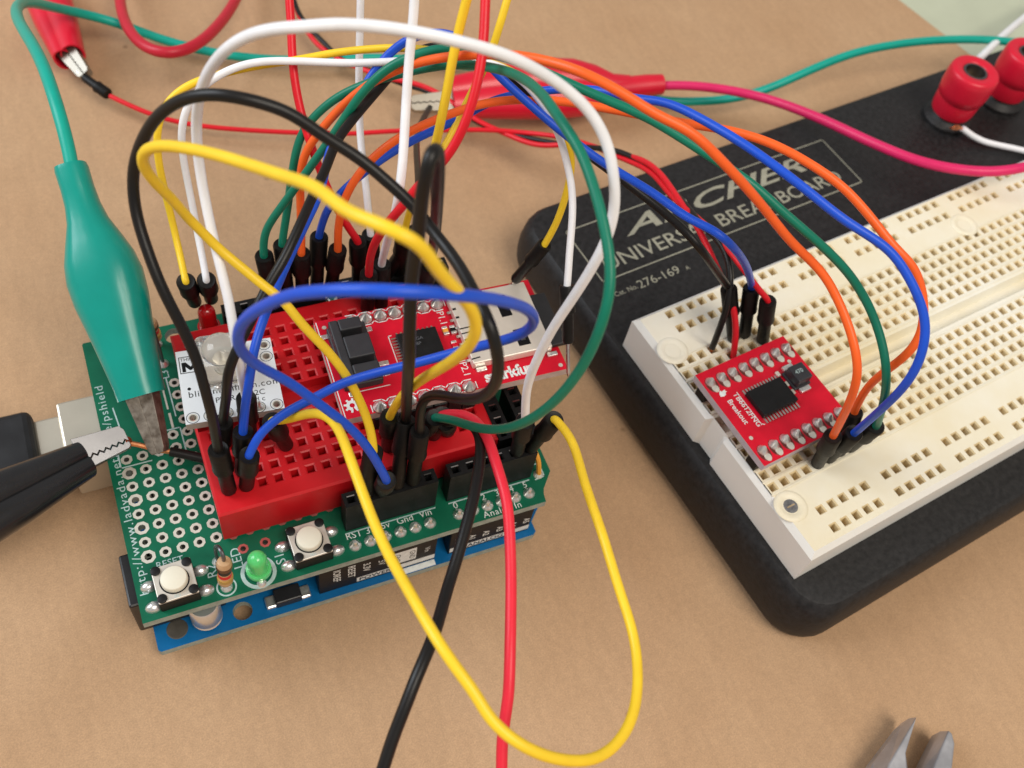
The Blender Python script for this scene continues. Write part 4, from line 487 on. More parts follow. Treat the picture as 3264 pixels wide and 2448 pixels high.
 {"name":"blueBig","color":"blue","dia":1.3,"pts":[[37.73,3.18,34.76],[37.58,2.5,36.63],[36.72,2.98,39.86],[35.81,3.44,42.94],[34.81,3.89,45.77],[33.73,4.38,48.3],[32.58,4.9,50.53],[31.35,5.42,52.49],[30.09,5.94,54.28],[28.85,6.44,56.01],[27.64,6.92,57.73],[26.44,7.33,59.49],[25.18,7.56,61.31],[23.83,7.54,63.32],[22.48,7.21,65.71],[21.25,6.56,68.63],[20.33,5.67,72.08],[19.95,4.62,75.81],[20.17,3.45,79.43],[20.83,2.15,82.64],[21.72,0.76,85.38],[22.69,-0.57,87.73],[23.65,-1.81,89.8],[24.61,-3.03,91.57],[25.57,-4.22,93.03],[26.54,-5.32,94.22],[27.51,-6.28,95.19],[28.5,-7.12,95.96],[29.49,-7.87,96.53],[30.52,-8.51,96.92],[31.57,-9.03,97.14],[32.67,-9.44,97.19],[33.82,-9.74,97.08],[35.03,-9.93,96.8],[36.3,-10.02,96.36],[37.65,-9.98,95.7],[39.12,-9.77,94.76],[40.75,-9.35,93.46],[42.58,-8.67,91.69],[44.68,-7.67,89.3],[47.07,-6.34,86.22],[49.57,-4.81,82.51],[51.65,-3.26,78.39],[52.7,-1.71,74.3],[52.74,-0.11,70.75],[52.2,1.41,67.89],[51.33,2.76,65.61],[50.27,3.94,63.72],[49.07,4.97,62.08],[47.77,5.89,60.62],[46.39,6.69,59.29],[44.96,7.42,58.04],[43.49,8.12,56.86],[41.98,8.82,55.73],[40.45,9.53,54.62],[38.9,10.23,53.49],[37.33,10.92,52.35],[35.74,11.56,51.2],[34.13,12.08,50.04],[32.51,12.42,48.89],[30.89,12.6,47.76],[29.23,12.76,46.7],[27.56,12.9,45.69],[25.9,12.96,44.63],[24.29,12.88,43.47],[22.76,12.66,42.2],[21.4,12.21,40.78],[20.26,11.51,39.24],[19.91,11.25,38.72],[19.77,11.57,36.75]],"plugs":[[[38.5,6.6,25.3],[37.58,2.5,36.63]],[[19.0,13.4,25.8],[19.91,11.25,38.72]]]},
 {"name":"blueStr","color":"blue","dia":1.3,"pts":[[19.87,15.3,36.84],[20.03,15.2,38.83],[20.49,15.59,41.67],[21.01,15.95,44.43],[21.59,16.34,47.01],[22.17,16.88,49.27],[22.77,17.67,51.12],[23.46,18.71,52.53],[24.28,19.95,53.54],[25.22,21.37,54.24],[26.26,22.89,54.75],[27.37,24.47,55.14],[28.53,26.09,55.47],[29.71,27.74,55.8],[30.92,29.41,56.11],[32.16,31.09,56.42],[33.45,32.79,56.71],[34.77,34.51,56.99],[36.1,36.23,57.29],[37.44,37.95,57.63],[38.69,39.68,58.07],[39.77,41.45,58.63],[40.72,43.22,59.31],[41.66,44.87,60.11],[42.73,46.3,61.01],[43.97,47.5,61.98],[45.3,48.54,62.99],[46.62,49.54,64.04],[47.94,50.52,65.12],[49.26,51.44,66.22],[50.59,52.2,67.4],[51.94,52.68,68.7],[53.3,52.78,70.13],[54.68,52.47,71.63],[56.12,51.79,73.05],[57.62,50.89,74.19],[59.18,49.91,74.9],[60.75,48.93,75.09],[62.22,47.91,74.78],[63.53,46.83,74.09],[64.67,45.7,73.19],[65.73,44.52,72.2],[66.81,43.33,71.22],[67.96,42.13,70.3],[69.16,40.93,69.41],[70.38,39.71,68.54],[71.61,38.47,67.69],[72.87,37.23,66.85],[74.15,35.97,66.05],[75.45,34.69,65.29],[76.75,33.37,64.59],[78.03,31.99,63.99],[79.3,30.54,63.53],[80.55,29.02,63.22],[81.76,27.43,63.05],[82.9,25.77,62.99],[83.97,24.04,63.0],[84.93,22.24,63.04],[85.8,20.37,63.08],[86.61,18.48,63.17],[87.49,16.66,63.37],[88.47,14.93,63.67],[89.51,13.32,63.79],[90.79,12.0,63.18],[92.88,11.49,61.07],[96.49,12.39,56.53],[101.9,14.97,48.99],[108.61,18.81,38.91],[110.96,20.19,35.25],[111.29,19.88,33.3]],"plugs":[[[19.0,15.9,25.8],[20.03,15.2,38.83]],[[113.13,18.16,22.5],[110.96,20.19,35.25]]]},
 {"name":"blackStr","color":"black","dia":1.4,"pts":[[17.48,17.77,36.86],[17.68,17.64,38.85],[18.19,16.79,43.51],[18.67,16.13,47.62],[19.05,15.92,50.86],[19.58,16.16,53.24],[20.4,16.73,54.98],[21.38,17.5,56.32],[22.42,18.36,57.47],[23.5,19.25,58.53],[24.57,20.17,59.54],[25.64,21.13,60.53],[26.74,22.09,61.46],[27.92,23.02,62.33],[29.12,23.99,63.13],[30.28,25.1,63.86],[31.4,26.35,64.51],[32.55,27.76,65.02],[33.74,29.34,65.34],[34.97,31.14,65.48],[36.26,33.08,65.48],[37.62,35.07,65.45],[38.97,37.05,65.45],[40.22,39.05,65.54],[41.49,40.98,65.69],[42.96,42.71,65.88],[44.6,44.28,66.09],[46.31,45.8,66.31],[48.05,47.26,66.57],[49.78,48.64,66.91],[51.49,49.9,67.38],[53.17,50.98,68.0],[54.85,51.83,68.72],[56.58,52.35,69.48],[58.36,52.47,70.14],[60.16,52.13,70.6],[61.9,51.38,70.8],[63.54,50.36,70.79],[65.08,49.2,70.62],[66.55,47.97,70.31],[67.95,46.71,69.88],[69.28,45.42,69.32],[70.55,44.14,68.64],[71.77,42.86,67.82],[72.96,41.62,66.87],[74.15,40.42,65.81],[75.37,39.28,64.65],[76.59,38.19,63.37],[77.83,37.15,61.99],[79.23,36.17,60.66],[80.81,35.19,59.48],[82.41,34.11,58.46],[83.91,32.87,57.59],[85.31,31.48,56.86],[86.63,29.99,56.24],[87.89,28.42,55.7],[89.08,26.76,55.24],[90.14,25.0,54.86],[91.07,23.13,54.58],[91.93,21.23,54.27],[92.87,19.51,53.62],[94.28,18.34,52.05],[96.69,18.15,48.87],[100.48,19.13,43.73],[105.44,20.96,36.99],[107.23,21.64,34.55],[107.74,21.05,32.71]],"plugs":[[[16.4,18.5,25.8],[17.68,17.64,38.85]],[[110.61,17.79,22.5],[107.23,21.64,34.55]]]},
 {"name":"yellowC","color":"yellow","dia":1.35,"pts":[[24.71,16.34,36.53],[24.38,15.95,38.47],[25.89,14.03,41.2],[27.38,12.34,44.02],[28.78,10.65,46.75],[29.95,8.65,49.11],[30.67,6.26,50.92],[30.92,3.72,52.23],[30.9,1.27,53.17],[30.82,-1.02,53.82],[30.76,-3.14,54.25],[30.73,-5.15,54.52],[30.72,-7.09,54.73],[30.71,-9.02,54.96],[30.7,-10.96,55.32],[30.71,-12.93,55.83],[30.73,-14.93,56.49],[30.77,-16.92,57.28],[30.85,-18.89,58.13],[30.95,-20.81,58.98],[31.07,-22.68,59.8],[31.2,-24.47,60.54],[31.33,-26.19,61.17],[31.5,-27.83,61.67],[31.71,-29.39,62.02],[31.98,-30.88,62.21],[32.32,-32.28,62.23],[32.72,-33.61,62.08],[33.18,-34.89,61.78],[33.64,-36.14,61.35],[34.05,-37.38,60.84],[34.44,-38.61,60.3],[34.95,-39.81,59.8],[35.64,-40.96,59.35],[36.48,-42.04,58.88],[37.47,-43.03,58.33],[38.61,-43.91,57.64],[39.91,-44.66,56.8],[41.37,-45.28,55.84],[42.97,-45.73,54.77],[44.7,-45.98,53.65],[46.51,-45.91,52.55],[48.32,-45.48,51.53],[50.07,-44.74,50.58],[51.7,-43.75,49.69],[53.17,-42.56,48.89],[54.46,-41.2,48.18],[55.56,-39.72,47.57],[56.52,-38.17,47.09],[57.33,-36.56,46.72],[58.0,-34.93,46.49],[58.5,-33.27,46.39],[58.85,-31.6,46.42],[59.06,-29.93,46.56],[59.19,-28.26,46.79],[59.31,-26.59,47.07],[59.44,-24.91,47.37],[59.61,-23.2,47.63],[59.82,-21.44,47.78],[60.09,-19.6,47.76],[60.41,-17.64,47.51],[60.81,-15.57,47.04],[61.29,-13.38,46.36],[61.87,-11.07,45.53],[62.57,-8.65,44.58],[63.34,-6.14,43.55],[64.07,-3.54,42.46],[64.55,-0.9,41.29],[64.65,1.73,40.0],[64.55,3.48,39.08],[64.47,3.92,37.13]],"plugs":[[[26.6,18.5,25.8],[24.38,15.95,38.47]],[[64.0,6.6,25.3],[64.55,3.48,39.08]]]},
 {"name":"redC","color":"red_pink","dia":1.5,"pts":[[48.73,10.22,36.38],[48.6,9.65,38.29],[49.73,7.72,41.07],[50.62,5.58,43.37],[51.11,3.2,44.97],[51.21,0.75,46.01],[51.03,-1.62,46.67],[50.72,-3.87,47.06],[50.46,-6.0,47.25],[50.24,-8.0,47.25],[50.0,-9.88,47.05],[49.66,-11.66,46.69],[49.23,-13.36,46.22],[48.75,-15.02,45.71],[48.25,-16.65,45.2],[47.72,-18.28,44.73],[47.16,-19.92,44.34],[46.55,-21.56,44.04],[45.92,-23.19,43.8],[45.27,-24.81,43.58],[44.64,-26.4,43.33],[44.03,-27.94,42.99],[43.46,-29.44,42.54],[42.91,-30.89,41.96],[42.38,-32.29,41.24],[41.82,-33.63,40.4],[41.19,-34.91,39.49],[40.55,-36.17,38.54],[39.96,-37.46,37.59],[39.47,-38.79,36.65],[39.03,-40.15,35.71],[38.6,-41.51,34.78],[38.17,-42.88,33.84],[38.02,-43.33,33.53],[35.48,-51.3,28.06],[34.0,-70.43,21.75],[36.33,-84.76,11.15],[38.0,-95.0,1.0],[41.0,-117.0,1.0]],"plugs":[[[49.44,13.4,25.8],[48.6,9.65,38.29]],None]},
 {"name":"blackC","color":"black","dia":1.6,"pts":[[49.39,9.42,35.83],[48.93,8.7,37.64],[50.07,6.84,40.3],[50.86,4.73,42.51],[50.93,2.31,44.07],[50.28,-0.18,45.13],[49.24,-2.53,45.92],[48.1,-4.7,46.5],[46.98,-6.69,46.87],[45.88,-8.53,47.06],[44.78,-10.23,47.09],[43.7,-11.84,47.01],[42.64,-13.36,46.83],[41.6,-14.84,46.6],[40.55,-16.29,46.39],[39.47,-17.75,46.27],[38.37,-19.26,46.36],[37.26,-20.85,46.69],[36.15,-22.48,47.24],[35.02,-24.1,47.88],[33.88,-25.62,48.45],[32.74,-27.0,48.82],[31.64,-28.23,48.9],[30.6,-29.37,48.68],[29.64,-30.45,48.19],[28.73,-31.48,47.51],[27.82,-32.48,46.71],[26.93,-33.46,45.85],[26.06,-34.45,44.97],[25.23,-35.47,44.08],[24.42,-36.51,43.19],[23.62,-37.54,42.3],[22.81,-38.58,41.41],[22.54,-38.92,41.11],[17.44,-45.44,35.5],[11.51,-64.11,26.99],[11.8,-80.38,13.33],[12.0,-92.0,1.0],[15.0,-114.0,1.0]],"plugs":[[[51.98,13.4,25.8],[48.93,8.7,37.64]],None]},
 {"name":"redThin","color":"red","dia":1.1,"pts":[[15.24,128.14,5.0],[17.37,125.88,4.88],[19.53,123.72,4.73],[21.76,121.75,4.54],[24.08,119.98,4.35],[26.5,118.42,4.18],[29.02,117.03,4.06],[31.6,115.78,3.99],[34.24,114.65,3.95],[36.92,113.6,3.93],[39.63,112.62,3.92],[42.36,111.68,3.91],[45.11,110.76,3.91],[47.88,109.85,3.93],[50.66,108.93,3.98],[53.45,108.0,4.06],[56.24,107.05,4.18],[59.04,106.08,4.35],[61.85,105.13,4.59],[64.67,104.22,4.91],[67.52,103.36,5.3],[70.36,102.49,5.74],[73.18,101.55,6.18],[75.98,100.54,6.6],[78.78,99.48,7.02],[81.56,98.41,7.44],[84.35,97.34,7.87],[87.14,96.27,8.3],[89.91,95.16,8.71],[92.65,93.95,9.11],[95.31,92.58,9.57],[97.85,90.98,10.16],[100.21,89.1,10.99],[102.37,86.91,12.1],[104.27,84.37,13.47],[105.9,81.47,15.02],[107.24,78.24,16.68],[108.31,74.75,18.43],[109.16,71.08,20.25],[109.85,67.34,22.15],[110.44,63.61,24.12],[110.86,59.85,26.09],[110.87,55.96,27.9],[110.32,51.93,29.46],[109.63,47.9,30.96],[109.2,44.01,32.57],[108.99,40.3,34.21],[108.82,36.75,35.75],[108.62,33.33,37.08],[108.38,30.04,38.15],[108.2,26.94,38.96],[108.17,24.09,39.42],[108.47,21.61,39.36],[109.27,19.59,38.6],[110.66,18.03,37.09],[112.48,16.76,35.09],[113.02,16.65,33.16]],"plugs":[None,[[116.01,16.02,22.5],[112.48,16.76,35.09]]]},
 {"name":"redPair","color":"red","dia":1.2,"pts":[[63.29,152.87,4.0],[63.26,147.55,4.42],[63.39,142.69,4.59],[63.97,138.45,4.54],[65.14,134.74,4.46],[66.8,131.36,4.62],[68.74,128.13,5.07],[70.79,124.97,5.73],[72.88,121.91,6.45],[75.04,119.04,7.13],[77.33,116.51,7.8],[79.74,114.29,8.44],[82.09,112.08,8.9],[84.22,109.62,9.09],[86.1,106.92,9.12],[87.77,104.06,9.03],[89.33,101.17,8.85],[91.01,98.43,8.68],[92.91,95.9,8.66],[94.91,93.39,8.86],[96.76,90.67,9.32],[98.49,87.77,10.11],[100.27,85.01,11.28],[102.21,82.65,12.78],[104.25,80.64,14.46],[106.19,78.56,16.18],[107.78,75.96,17.82],[108.93,72.75,19.46],[109.86,69.31,21.38],[110.71,65.91,23.64],[111.34,62.35,25.93],[111.53,58.48,27.93],[111.22,54.4,29.58],[110.56,50.28,30.97],[109.78,46.26,32.22],[109.08,42.42,33.35],[108.53,38.8,34.32],[108.06,35.43,35.03],[107.6,32.31,35.38],[107.25,29.44,35.37],[107.1,26.83,35.04],[107.22,24.46,34.4],[107.55,22.31,33.43],[107.97,20.36,32.1],[108.29,18.61,30.41],[108.49,17.1,28.33],[108.63,15.85,25.83],[108.79,14.8,22.99],[108.85,14.47,22.0]],"plugs":[None,None]},
 {"name":"blackPair","color":"black","dia":1.2,"pts":[[63.89,156.38,5.0],[63.39,151.57,4.87],[63.41,146.95,4.83],[64.1,142.62,4.9],[65.21,138.62,4.98],[66.42,134.89,4.95],[67.61,131.37,4.82],[69.13,128.13,4.91],[71.18,125.3,5.4],[73.44,122.73,6.03],[75.55,120.07,6.41],[77.56,117.34,6.65],[79.7,114.73,7.11],[81.93,112.2,7.78],[84.07,109.58,8.38],[85.99,106.84,8.68],[87.7,104.02,8.66],[89.28,101.19,8.44],[90.95,98.46,8.28],[92.85,95.92,8.35],[94.94,93.55,8.68],[97.12,91.28,9.22],[99.27,88.99,9.98],[101.3,86.54,11.0],[103.12,83.83,12.38],[104.71,80.86,14.17],[106.1,77.72,16.3],[107.37,74.56,18.59],[108.59,71.48,20.83],[109.76,68.44,22.77],[110.74,65.26,24.29],[111.41,61.85,25.53],[111.7,58.18,26.76],[111.62,54.28,28.18],[111.21,50.16,29.84],[110.5,45.9,31.72],[109.55,41.61,33.66],[108.59,37.5,35.48],[108.02,33.81,37.03],[107.9,30.63,38.1],[107.88,27.85,38.47],[107.69,25.36,38.15],[107.31,23.18,37.29],[106.81,21.33,36.02],[106.28,19.81,34.34],[105.83,18.68,32.2],[105.54,17.92,29.54],[105.41,17.45,26.41],[105.39,17.09,23.0]],"plugs":[None,None]},
 {"name":"blackUp","color":"black","dia":1.3,"pts":[[56.27,44.53,36.9],[56.07,44.02,38.83],[56.56,44.99,41.04],[57.34,46.84,42.21],[58.6,50.17,41.76],[60.41,55.17,39.6],[62.77,61.81,35.87],[65.68,69.95,30.85],[69.19,79.16,24.97],[73.44,88.73,18.81],[78.39,98.06,12.83],[81.93,104.16,9.0]],"plugs":[[[57.52,47.6,25.3],[56.07,44.02,38.83]],None]},
 {"name":"tealLead","color":"teal","dia":2.1,"pts":[[6.07,65.03,46.5],[6.2,66.92,47.46],[6.27,68.83,48.39],[6.28,70.84,49.24],[6.23,73.06,49.91],[6.14,75.6,50.31],[5.99,78.54,50.4],[5.79,81.95,50.12],[5.48,85.94,49.41],[4.99,90.65,48.15],[4.3,96.34,46.17],[3.44,103.28,43.3],[2.6,111.63,39.49],[2.32,120.91,34.88],[3.14,129.81,29.63],[4.85,137.22,24.09],[6.97,142.92,18.99],[9.3,146.96,14.9],[11.77,149.43,11.95],[14.32,150.6,9.9],[16.89,150.84,8.44],[19.44,150.45,7.35],[21.96,149.61,6.48],[24.43,148.43,5.76],[26.89,147.01,5.17],[29.37,145.48,4.7],[31.9,143.93,4.35],[34.48,142.4,4.09],[37.12,140.91,3.91],[39.8,139.46,3.79],[42.52,138.08,3.72],[45.29,136.77,3.71],[48.11,135.55,3.75],[50.98,134.44,3.81],[53.89,133.45,3.86],[56.84,132.59,3.91],[59.85,131.84,3.93],[62.9,131.2,3.93],[65.98,130.64,3.94],[69.11,130.16,3.97],[72.26,129.7,4.0],[75.42,129.18,4.01],[78.56,128.55,3.96],[81.68,127.79,3.86],[84.78,126.92,3.73],[87.87,125.97,3.59],[90.94,124.95,3.47],[93.99,123.84,3.35],[97.02,122.66,3.23],[100.03,121.4,3.13],[103.02,120.09,3.06],[106.01,118.74,3.04],[108.99,117.38,3.1],[111.97,116.01,3.24],[114.95,114.64,3.46],[117.92,113.25,3.74],[120.86,111.82,4.03],[123.76,110.3,4.28],[126.6,108.66,4.43],[129.34,106.86,4.45],[131.99,104.92,4.34],[134.6,102.94,4.18],[137.27,101.03,4.06],[140.06,99.32,4.07],[142.98,97.83,4.25],[145.99,96.53,4.56],[149.05,95.36,4.98],[152.12,94.27,5.47],[155.2,93.3,6.07],[158.31,92.51,6.79],[161.45,91.94,7.6],[164.63,91.6,8.48],[167.87,91.5,9.38],[171.18,91.61,10.28],[174.57,91.86,11.14],[178.06,92.18,11.92],[181.64,92.55,12.61],[185.33,92.92,13.22],[189.11,93.22,13.71],[192.98,93.41,14.07],[196.93,93.47,14.3],[200.94,93.43,14.43],[205.01,93.33,14.48],[209.13,93.15,14.46],[213.29,92.89,14.37],[217.46,92.55,14.24],[221.63,92.11,14.08],[225.78,91.57,13.89],[229.91,90.92,13.68],[234.01,90.15,13.43],[238.08,89.25,13.11],[242.13,88.23,12.72],[246.17,87.13,12.29],[248.87,86.38,12.0]],"plugs":[None,None]},
 {"name":"redLoop","color":"crimson","dia":2.5,"pts":[[25.73,177.16,4.0],[24.69,169.92,5.35],[23.74,162.71,6.82],[22.98,155.55,8.41],[22.57,148.57,10.04],[22.71,142.07,11.57],[23.48,136.43,12.87],[24.93,132.02,13.83],[26.99,129.12,14.41],[29.52,127.87,14.59],[32.35,128.29,14.35],[35.33,130.26,13.69],[38.36,133.57,12.66],[41.39,137.96,11.34],[44.42,143.08,9.84],[47.37,148.69,8.34],[50.17,154.64,6.95],[52.78,160.81,5.73],[55.3,167.11,4.66],[56.97,171.36,4.0]],"plugs":[None,None]},
 {"name":"magentaLead","color":"magenta","dia":2.2,"pts":[[139.72,98.59,9.0],[142.17,96.75,10.16],[144.61,94.87,11.19],[147.05,92.95,12.05],[149.47,90.99,12.78],[151.86,88.97,13.42],[154.13,86.83,14.05],[156.21,84.48,14.74],[158.01,81.88,15.55],[159.52,79.01,16.51],[160.76,75.93,17.59],[161.83,72.75,18.72],[162.8,69.56,19.81],[163.74,66.4,20.82],[164.69,63.31,21.72],[165.67,60.31,22.53],[166.74,57.43,23.27],[167.89,54.68,23.95],[169.14,52.05,24.58],[170.5,49.56,25.15],[172.01,47.24,25.7],[173.69,45.12,26.25],[175.54,43.2,26.79],[177.55,41.47,27.32],[179.73,39.93,27.81],[182.1,38.61,28.25],[184.73,37.57,28.65],[187.62,36.86,29.0],[190.76,36.47,29.31],[194.11,36.33,29.59],[197.59,36.35,29.84],[199.95,36.4,30.0]],"plugs":[None,None]},
 {"name":"postWhite1","color":"white","dia":1.5,"pts":[[197.4,61.41,18.0],[199.99,60.13,16.99],[202.38,58.39,15.81],[205.15,56.58,15.0],[208.25,54.95,14.69],[211.33,53.3,14.6],[214.29,51.54,14.55],[217.17,49.7,14.52],[219.07,48.45,14.5]],"plugs":[None,None]},
 {"name":"postWhite2","color":"white","dia":2.0,"pts":[[218.03,80.3,14.6],[223.78,83.22,14.22],[229.85,86.41,13.71],[236.46,89.94,12.94],[243.74,93.75,11.83],[251.68,97.77,10.42],[260.15,101.95,8.82],[269.0,106.27,7.13],[275.04,109.19,6.0]],"plugs":[None,None]},
 {"name":"shortBlack","color":"black","dia":1.6,"pts":[[9.38,26.5,19.5],[11.56,25.39,19.23],[13.71,24.24,18.88],[15.13,23.44,18.6]],"plugs":[None,None]},
]
# ------------------------------------------------------------------ large breadboard on its black base
TH = 0.14630; BX, BY = 102.12, -11.70
big = thing('breadboard_station', 'large cream breadboard on black base with printed maker plate', 'breadboard', (BX,BY,0), TH)
def rrect(u0, u1, v0, v1, r, n=6):
    P_ = []
    for cx, cy, a0 in ((u1-r,v1-r,0),(u0+r,v1-r,90),(u0+r,v0+r,180),(u1-r,v0+r,270)):
        P_ += [(cx+r*math.cos(math.radians(a0+90*i/n)), cy+r*math.sin(math.radians(a0+90*i/n))) for i in range(n+1)]
    return P_
U0, U1, V0, V1, ZB = -4.9, 178, -22.6, 79.2, 13.5
b = MB(); b.rings([[(x,y,z) for x,y in rrect(U0+i_,U1-i_,V0+i_,V1-i_,7.5-i_*.6)] for i_, z in ((1.6,0.15),(.8,1.2),(.2,3.0),(0,5.5),(.15,8.5),(.6,11.0),(1.2,12.5),(2.0,13.3),(2.8,13.5))])
b.build('base', M_base, big, True, angle=25)
for u, v in ((8,-14),(168,-14),(8,68),(168,68)): MB().lathe([(4,0),(4,.16)], (u,v,0), n=18).build('rubber_foot', M_black, big)
# printing on the base
zp = ZB+.02
line(big, [(3.2,55.2),(75.0,55.2),(75.0,69.7),(3.2,69.7)], .28, zp, M_gold, 'print_frame', True)
text('lettering', 'ARCHER', 4.3, big, (15.0,63.4,zp), material=M_gold, shear=.40, bold=.09, sx=2.14, spacing=1.0)
text('lettering', 'UNIVERSAL BREADBOARD', 3.5, big, (5.6,57.3,zp), material=M_gold, bold=.02, sx=1.12)
text('lettering', 'Cat. No.', 1.15, big, (3.4,50.9,zp), material=M_gold, sx=1.0); text('lettering', '276-169', 2.0, big, (9.3,50.6,zp), material=M_gold, bold=.0, sx=1.12); text('lettering', 'A', 1.0, big, (21.2,50.6,zp), material=M_gold)
# cream terminal strip
ZT = 22.5; SU0, SU1, SV0, SV1 = -2.0, 165.5, -13.6, 40.3; e = .9
b = MB(); nc = 64
main = [2.54*i for i in range(5)]+[17.78+2.54*i for i in range(5)]
rails = [-10.84,-7.19,34.55,38.07]
ra = [4.95+2.54*(6*g+i) for g in range(10) for i in range(5)]; gaps = [4.95+2.54*(6*g+5) for g in range(9)]
holegrid(b, [(2.54*i,v) for v in main for i in range(nc)]+[(u,v) for v in rails for u in ra], ZT, .60, .80, 2.2, 1.27, .28)
uL, uR = SU0+e, SU1-e; ma, mb = -1.27, 2.54*(nc-1)+1.27; ga, gb = ra[0]-1.27, ra[-1]+1.27
def flat(ua, ub, va, vb, z=ZT): b.quad((ua,va,z),(ub,va,z),(ub,vb,z),(ua,vb,z))
bands = [(v-1.27,v+1.27,ga,gb,True) for v in rails]+[(-1.27,11.43,ma,mb,False),(16.51,29.21,ma,mb,False)]
bands.sort(); v_ = SV0+e
for va, vb, ua, ub, israil in bands:
    if va-v_ > .01 and not (abs(v_-11.43) < .01): flat(uL,uR,v_,va)
    flat(uL,ua,va,vb); flat(ub,uR,va,vb)
    if israil:
        for g in gaps: flat(g-1.27,g+1.27,va,vb)
    v_ = vb
flat(uL,uR,v_,SV1-e)
flat(uL,uR,11.43,12.3); flat(uL,uR,15.64,16.51); flat(uL,uR,12.9,15.04,ZT-2.6)
b.quad((uL,12.3,ZT),(uR,12.3,ZT),(uR,12.9,ZT-2.6),(uL,12.9,ZT-2.6)); b.quad((uL,15.64,ZT),(uR,15.64,ZT),(uR,15.04,ZT-2.6),(uL,15.04,ZT-2.6))
for vs in (main[:5], main[5:]):
    for i in range(6):
        vv = vs[0]-1.27+2.54*i; b.box(ma,mb,vv-.17,vv+.17,ZT-.05,ZT+.16)
o_ = [(SU0,SV0),(SU1,SV0),(SU1,SV1),(SU0,SV1),(SU0,16.6),(SU0+.8,15.7),(SU0+.8,12.2),(SU0,11.3)]
i_ = [(uL,SV0+e),(uR,SV0+e),(uR,SV1-e),(uL,SV1-e),(uL,16.6),(uL,15.7),(uL,12.2),(uL,11.3)]
b.cur = 3
for k in range(8):
    q = (k+1)%8; b.quad((*o_[k],ZB+.1),(*o_[q],ZB+.1),(*o_[q],ZT-1.1),(*o_[k],ZT-1.1)); b.quad((*o_[k],ZT-1.1),(*o_[q],ZT-1.1),(*i_[q],ZT),(*i_[k],ZT))
ts = b.build('terminal_strip', [M_cream, M_tan, M_hole, M_sidelit], big)
for u, v in ((.5,-4.3),(.5,30.9),(78.0,30.9),(78.0,-4.3),(158,30.9),(158,-4.3)):
    k = MB(); k.lathe([(3.0,.0),(2.8,.22),(2.4,.32),(1.9,.2),(1.5,.02)], (u,v,ZT+.01), n=28, cap=False); k.add([(u+1.6*math.cos(a/28*2*math.pi),v+1.6*math.sin(a/28*2*math.pi),ZT+.02) for a in range(28)], [list(range(28))]); k.build('screw_boss', M_cream, ts, True)
    if v > 0: continue
    s1 = MB().lathe([(1.3,.03),(1.25,.10),(.7,.15)], (u,v,ZT), n=22).build('screw', mat('screw_grey', (.30,.30,.31), .4, .7, var=.35, vscale=900), ts, True)
    MB().box(u-.8,u+.8,v-.12,v+.12,ZT+.13,ZT+.16).build('screw_slot', M_hole, s1)
M_brass = mat('dull_brass', (.22,.15,.08), .45, .7, var=.2, vscale=600)
for u, v in ((110.2,63.3),(129.2,63.0)):
    p = MB().lathe([(5.9,0),(5.9,1.0),(5.3,1.6),(4.6,2.0),(4.2,2.7)], (u,v,ZB), n=28).build('binding_post', M_base, big, True)
    MB().lathe([(2.0,1.2),(2.0,6)], (u,v,ZB), n=16).build('stud', M_oldmetal, p, True)
    prof = [(3.9,2.6),(4.8,2.9),(5.1,4.0),(5.3,7.0),(5.25,7.4),(5.5,7.6),(5.7,9.5),(5.8,12.8),(5.75,14.2),(5.45,14.7),(5.0,14.85),(3.3,14.75),(2.9,14.4),(2.9,10.5)]
    k = MB(); n = 40; rings = []
    for r, z in prof:
        rings.append([(u+(r+(.10 if (i%2 and 8.1 < z < 13.0) else 0))*math.cos(2*math.pi*i/n), v+(r+(.10 if (i%2 and 8.1 < z < 13.0) else 0))*math.sin(2*math.pi*i/n), ZB+z) for i in range(n)])
    k.rings(rings); k.build('cap', M_post, p, True, angle=50)
    MB().lathe([(2.85,10.6),(2.85,14.5),(2.4,14.5),(2.4,10.6)], (u,v,ZB), n=20).build('socket', M_nickel, p, True)
    MB().lathe([(2.4,11.6),(2.4,11.7)], (u,v,ZB), n=20).build('socket_floor', M_brass, p)

# ------------------------------------------------------------------ red motor driver board
def W_(u, v, z): return (BX+math.cos(TH)*u-math.sin(TH)*v, BY+math.sin(TH)*u+math.cos(TH)*v, z)
drv = thing('motor_driver_board', 'small red driver board with black chip plugged into the cream breadboard', 'circuit board', W_(8.3,12.7,ZT), TH)
z1 = 4.6; z0 = 3.0; mp = [(-8.6+2.5*i,vv) for vv in (7.55,-7.55) for i in range(8)]
pcb('pcb', [(-10.2,-10.1),(10.2,-10.1),(10.2,10.0),(-10.2,10.0)], [circle(x,y,.45,8) for x,y in mp], z0, z1, [M_redmask, mat('pcb_edge_lilac', (.50,.44,.48), .6, var=.1, vscale=500)], drv)
for x, y in mp:
    fo = place('flux_ring', fx, drv, loc=(x,y-.5,z1+.004)); fo.scale = (.95,1.35,1)
    k = MB().lathe([(.95,0),(.9,.2),(.6,.6),(.35,1.1),(.2,1.3)], (0,0,0), n=12).build('solder_joint', M_solder, drv, True, loc=(x,y,z1)); k.scale = (.9,1.15,1)
    MB().lathe([(.85,0),(.8,.10),(.3,.16)], n=12).build('pad', M_pad, drv, True, loc=(x+.1,y-(1.4 if y > 0 else -1.4)*(1 if y > 0 else -1)*1.0,z1)).scale = (.78,1.0,1)
    MB().box(x-.3,x+.3,y-.3,y+.3,-3,z0).build('pin', M_pin, drv); MB().box(x-1.2,x+1.2,y-1.2,y+1.2,.3,z0-.02).build('pin_collar', M_hdr, drv, bevel=.2)
ch = MB().box(-4.7,3.0,-2.6,2.7,z1+.15,z1+1.3).build('chip', M_hdr, drv, bevel=.15)
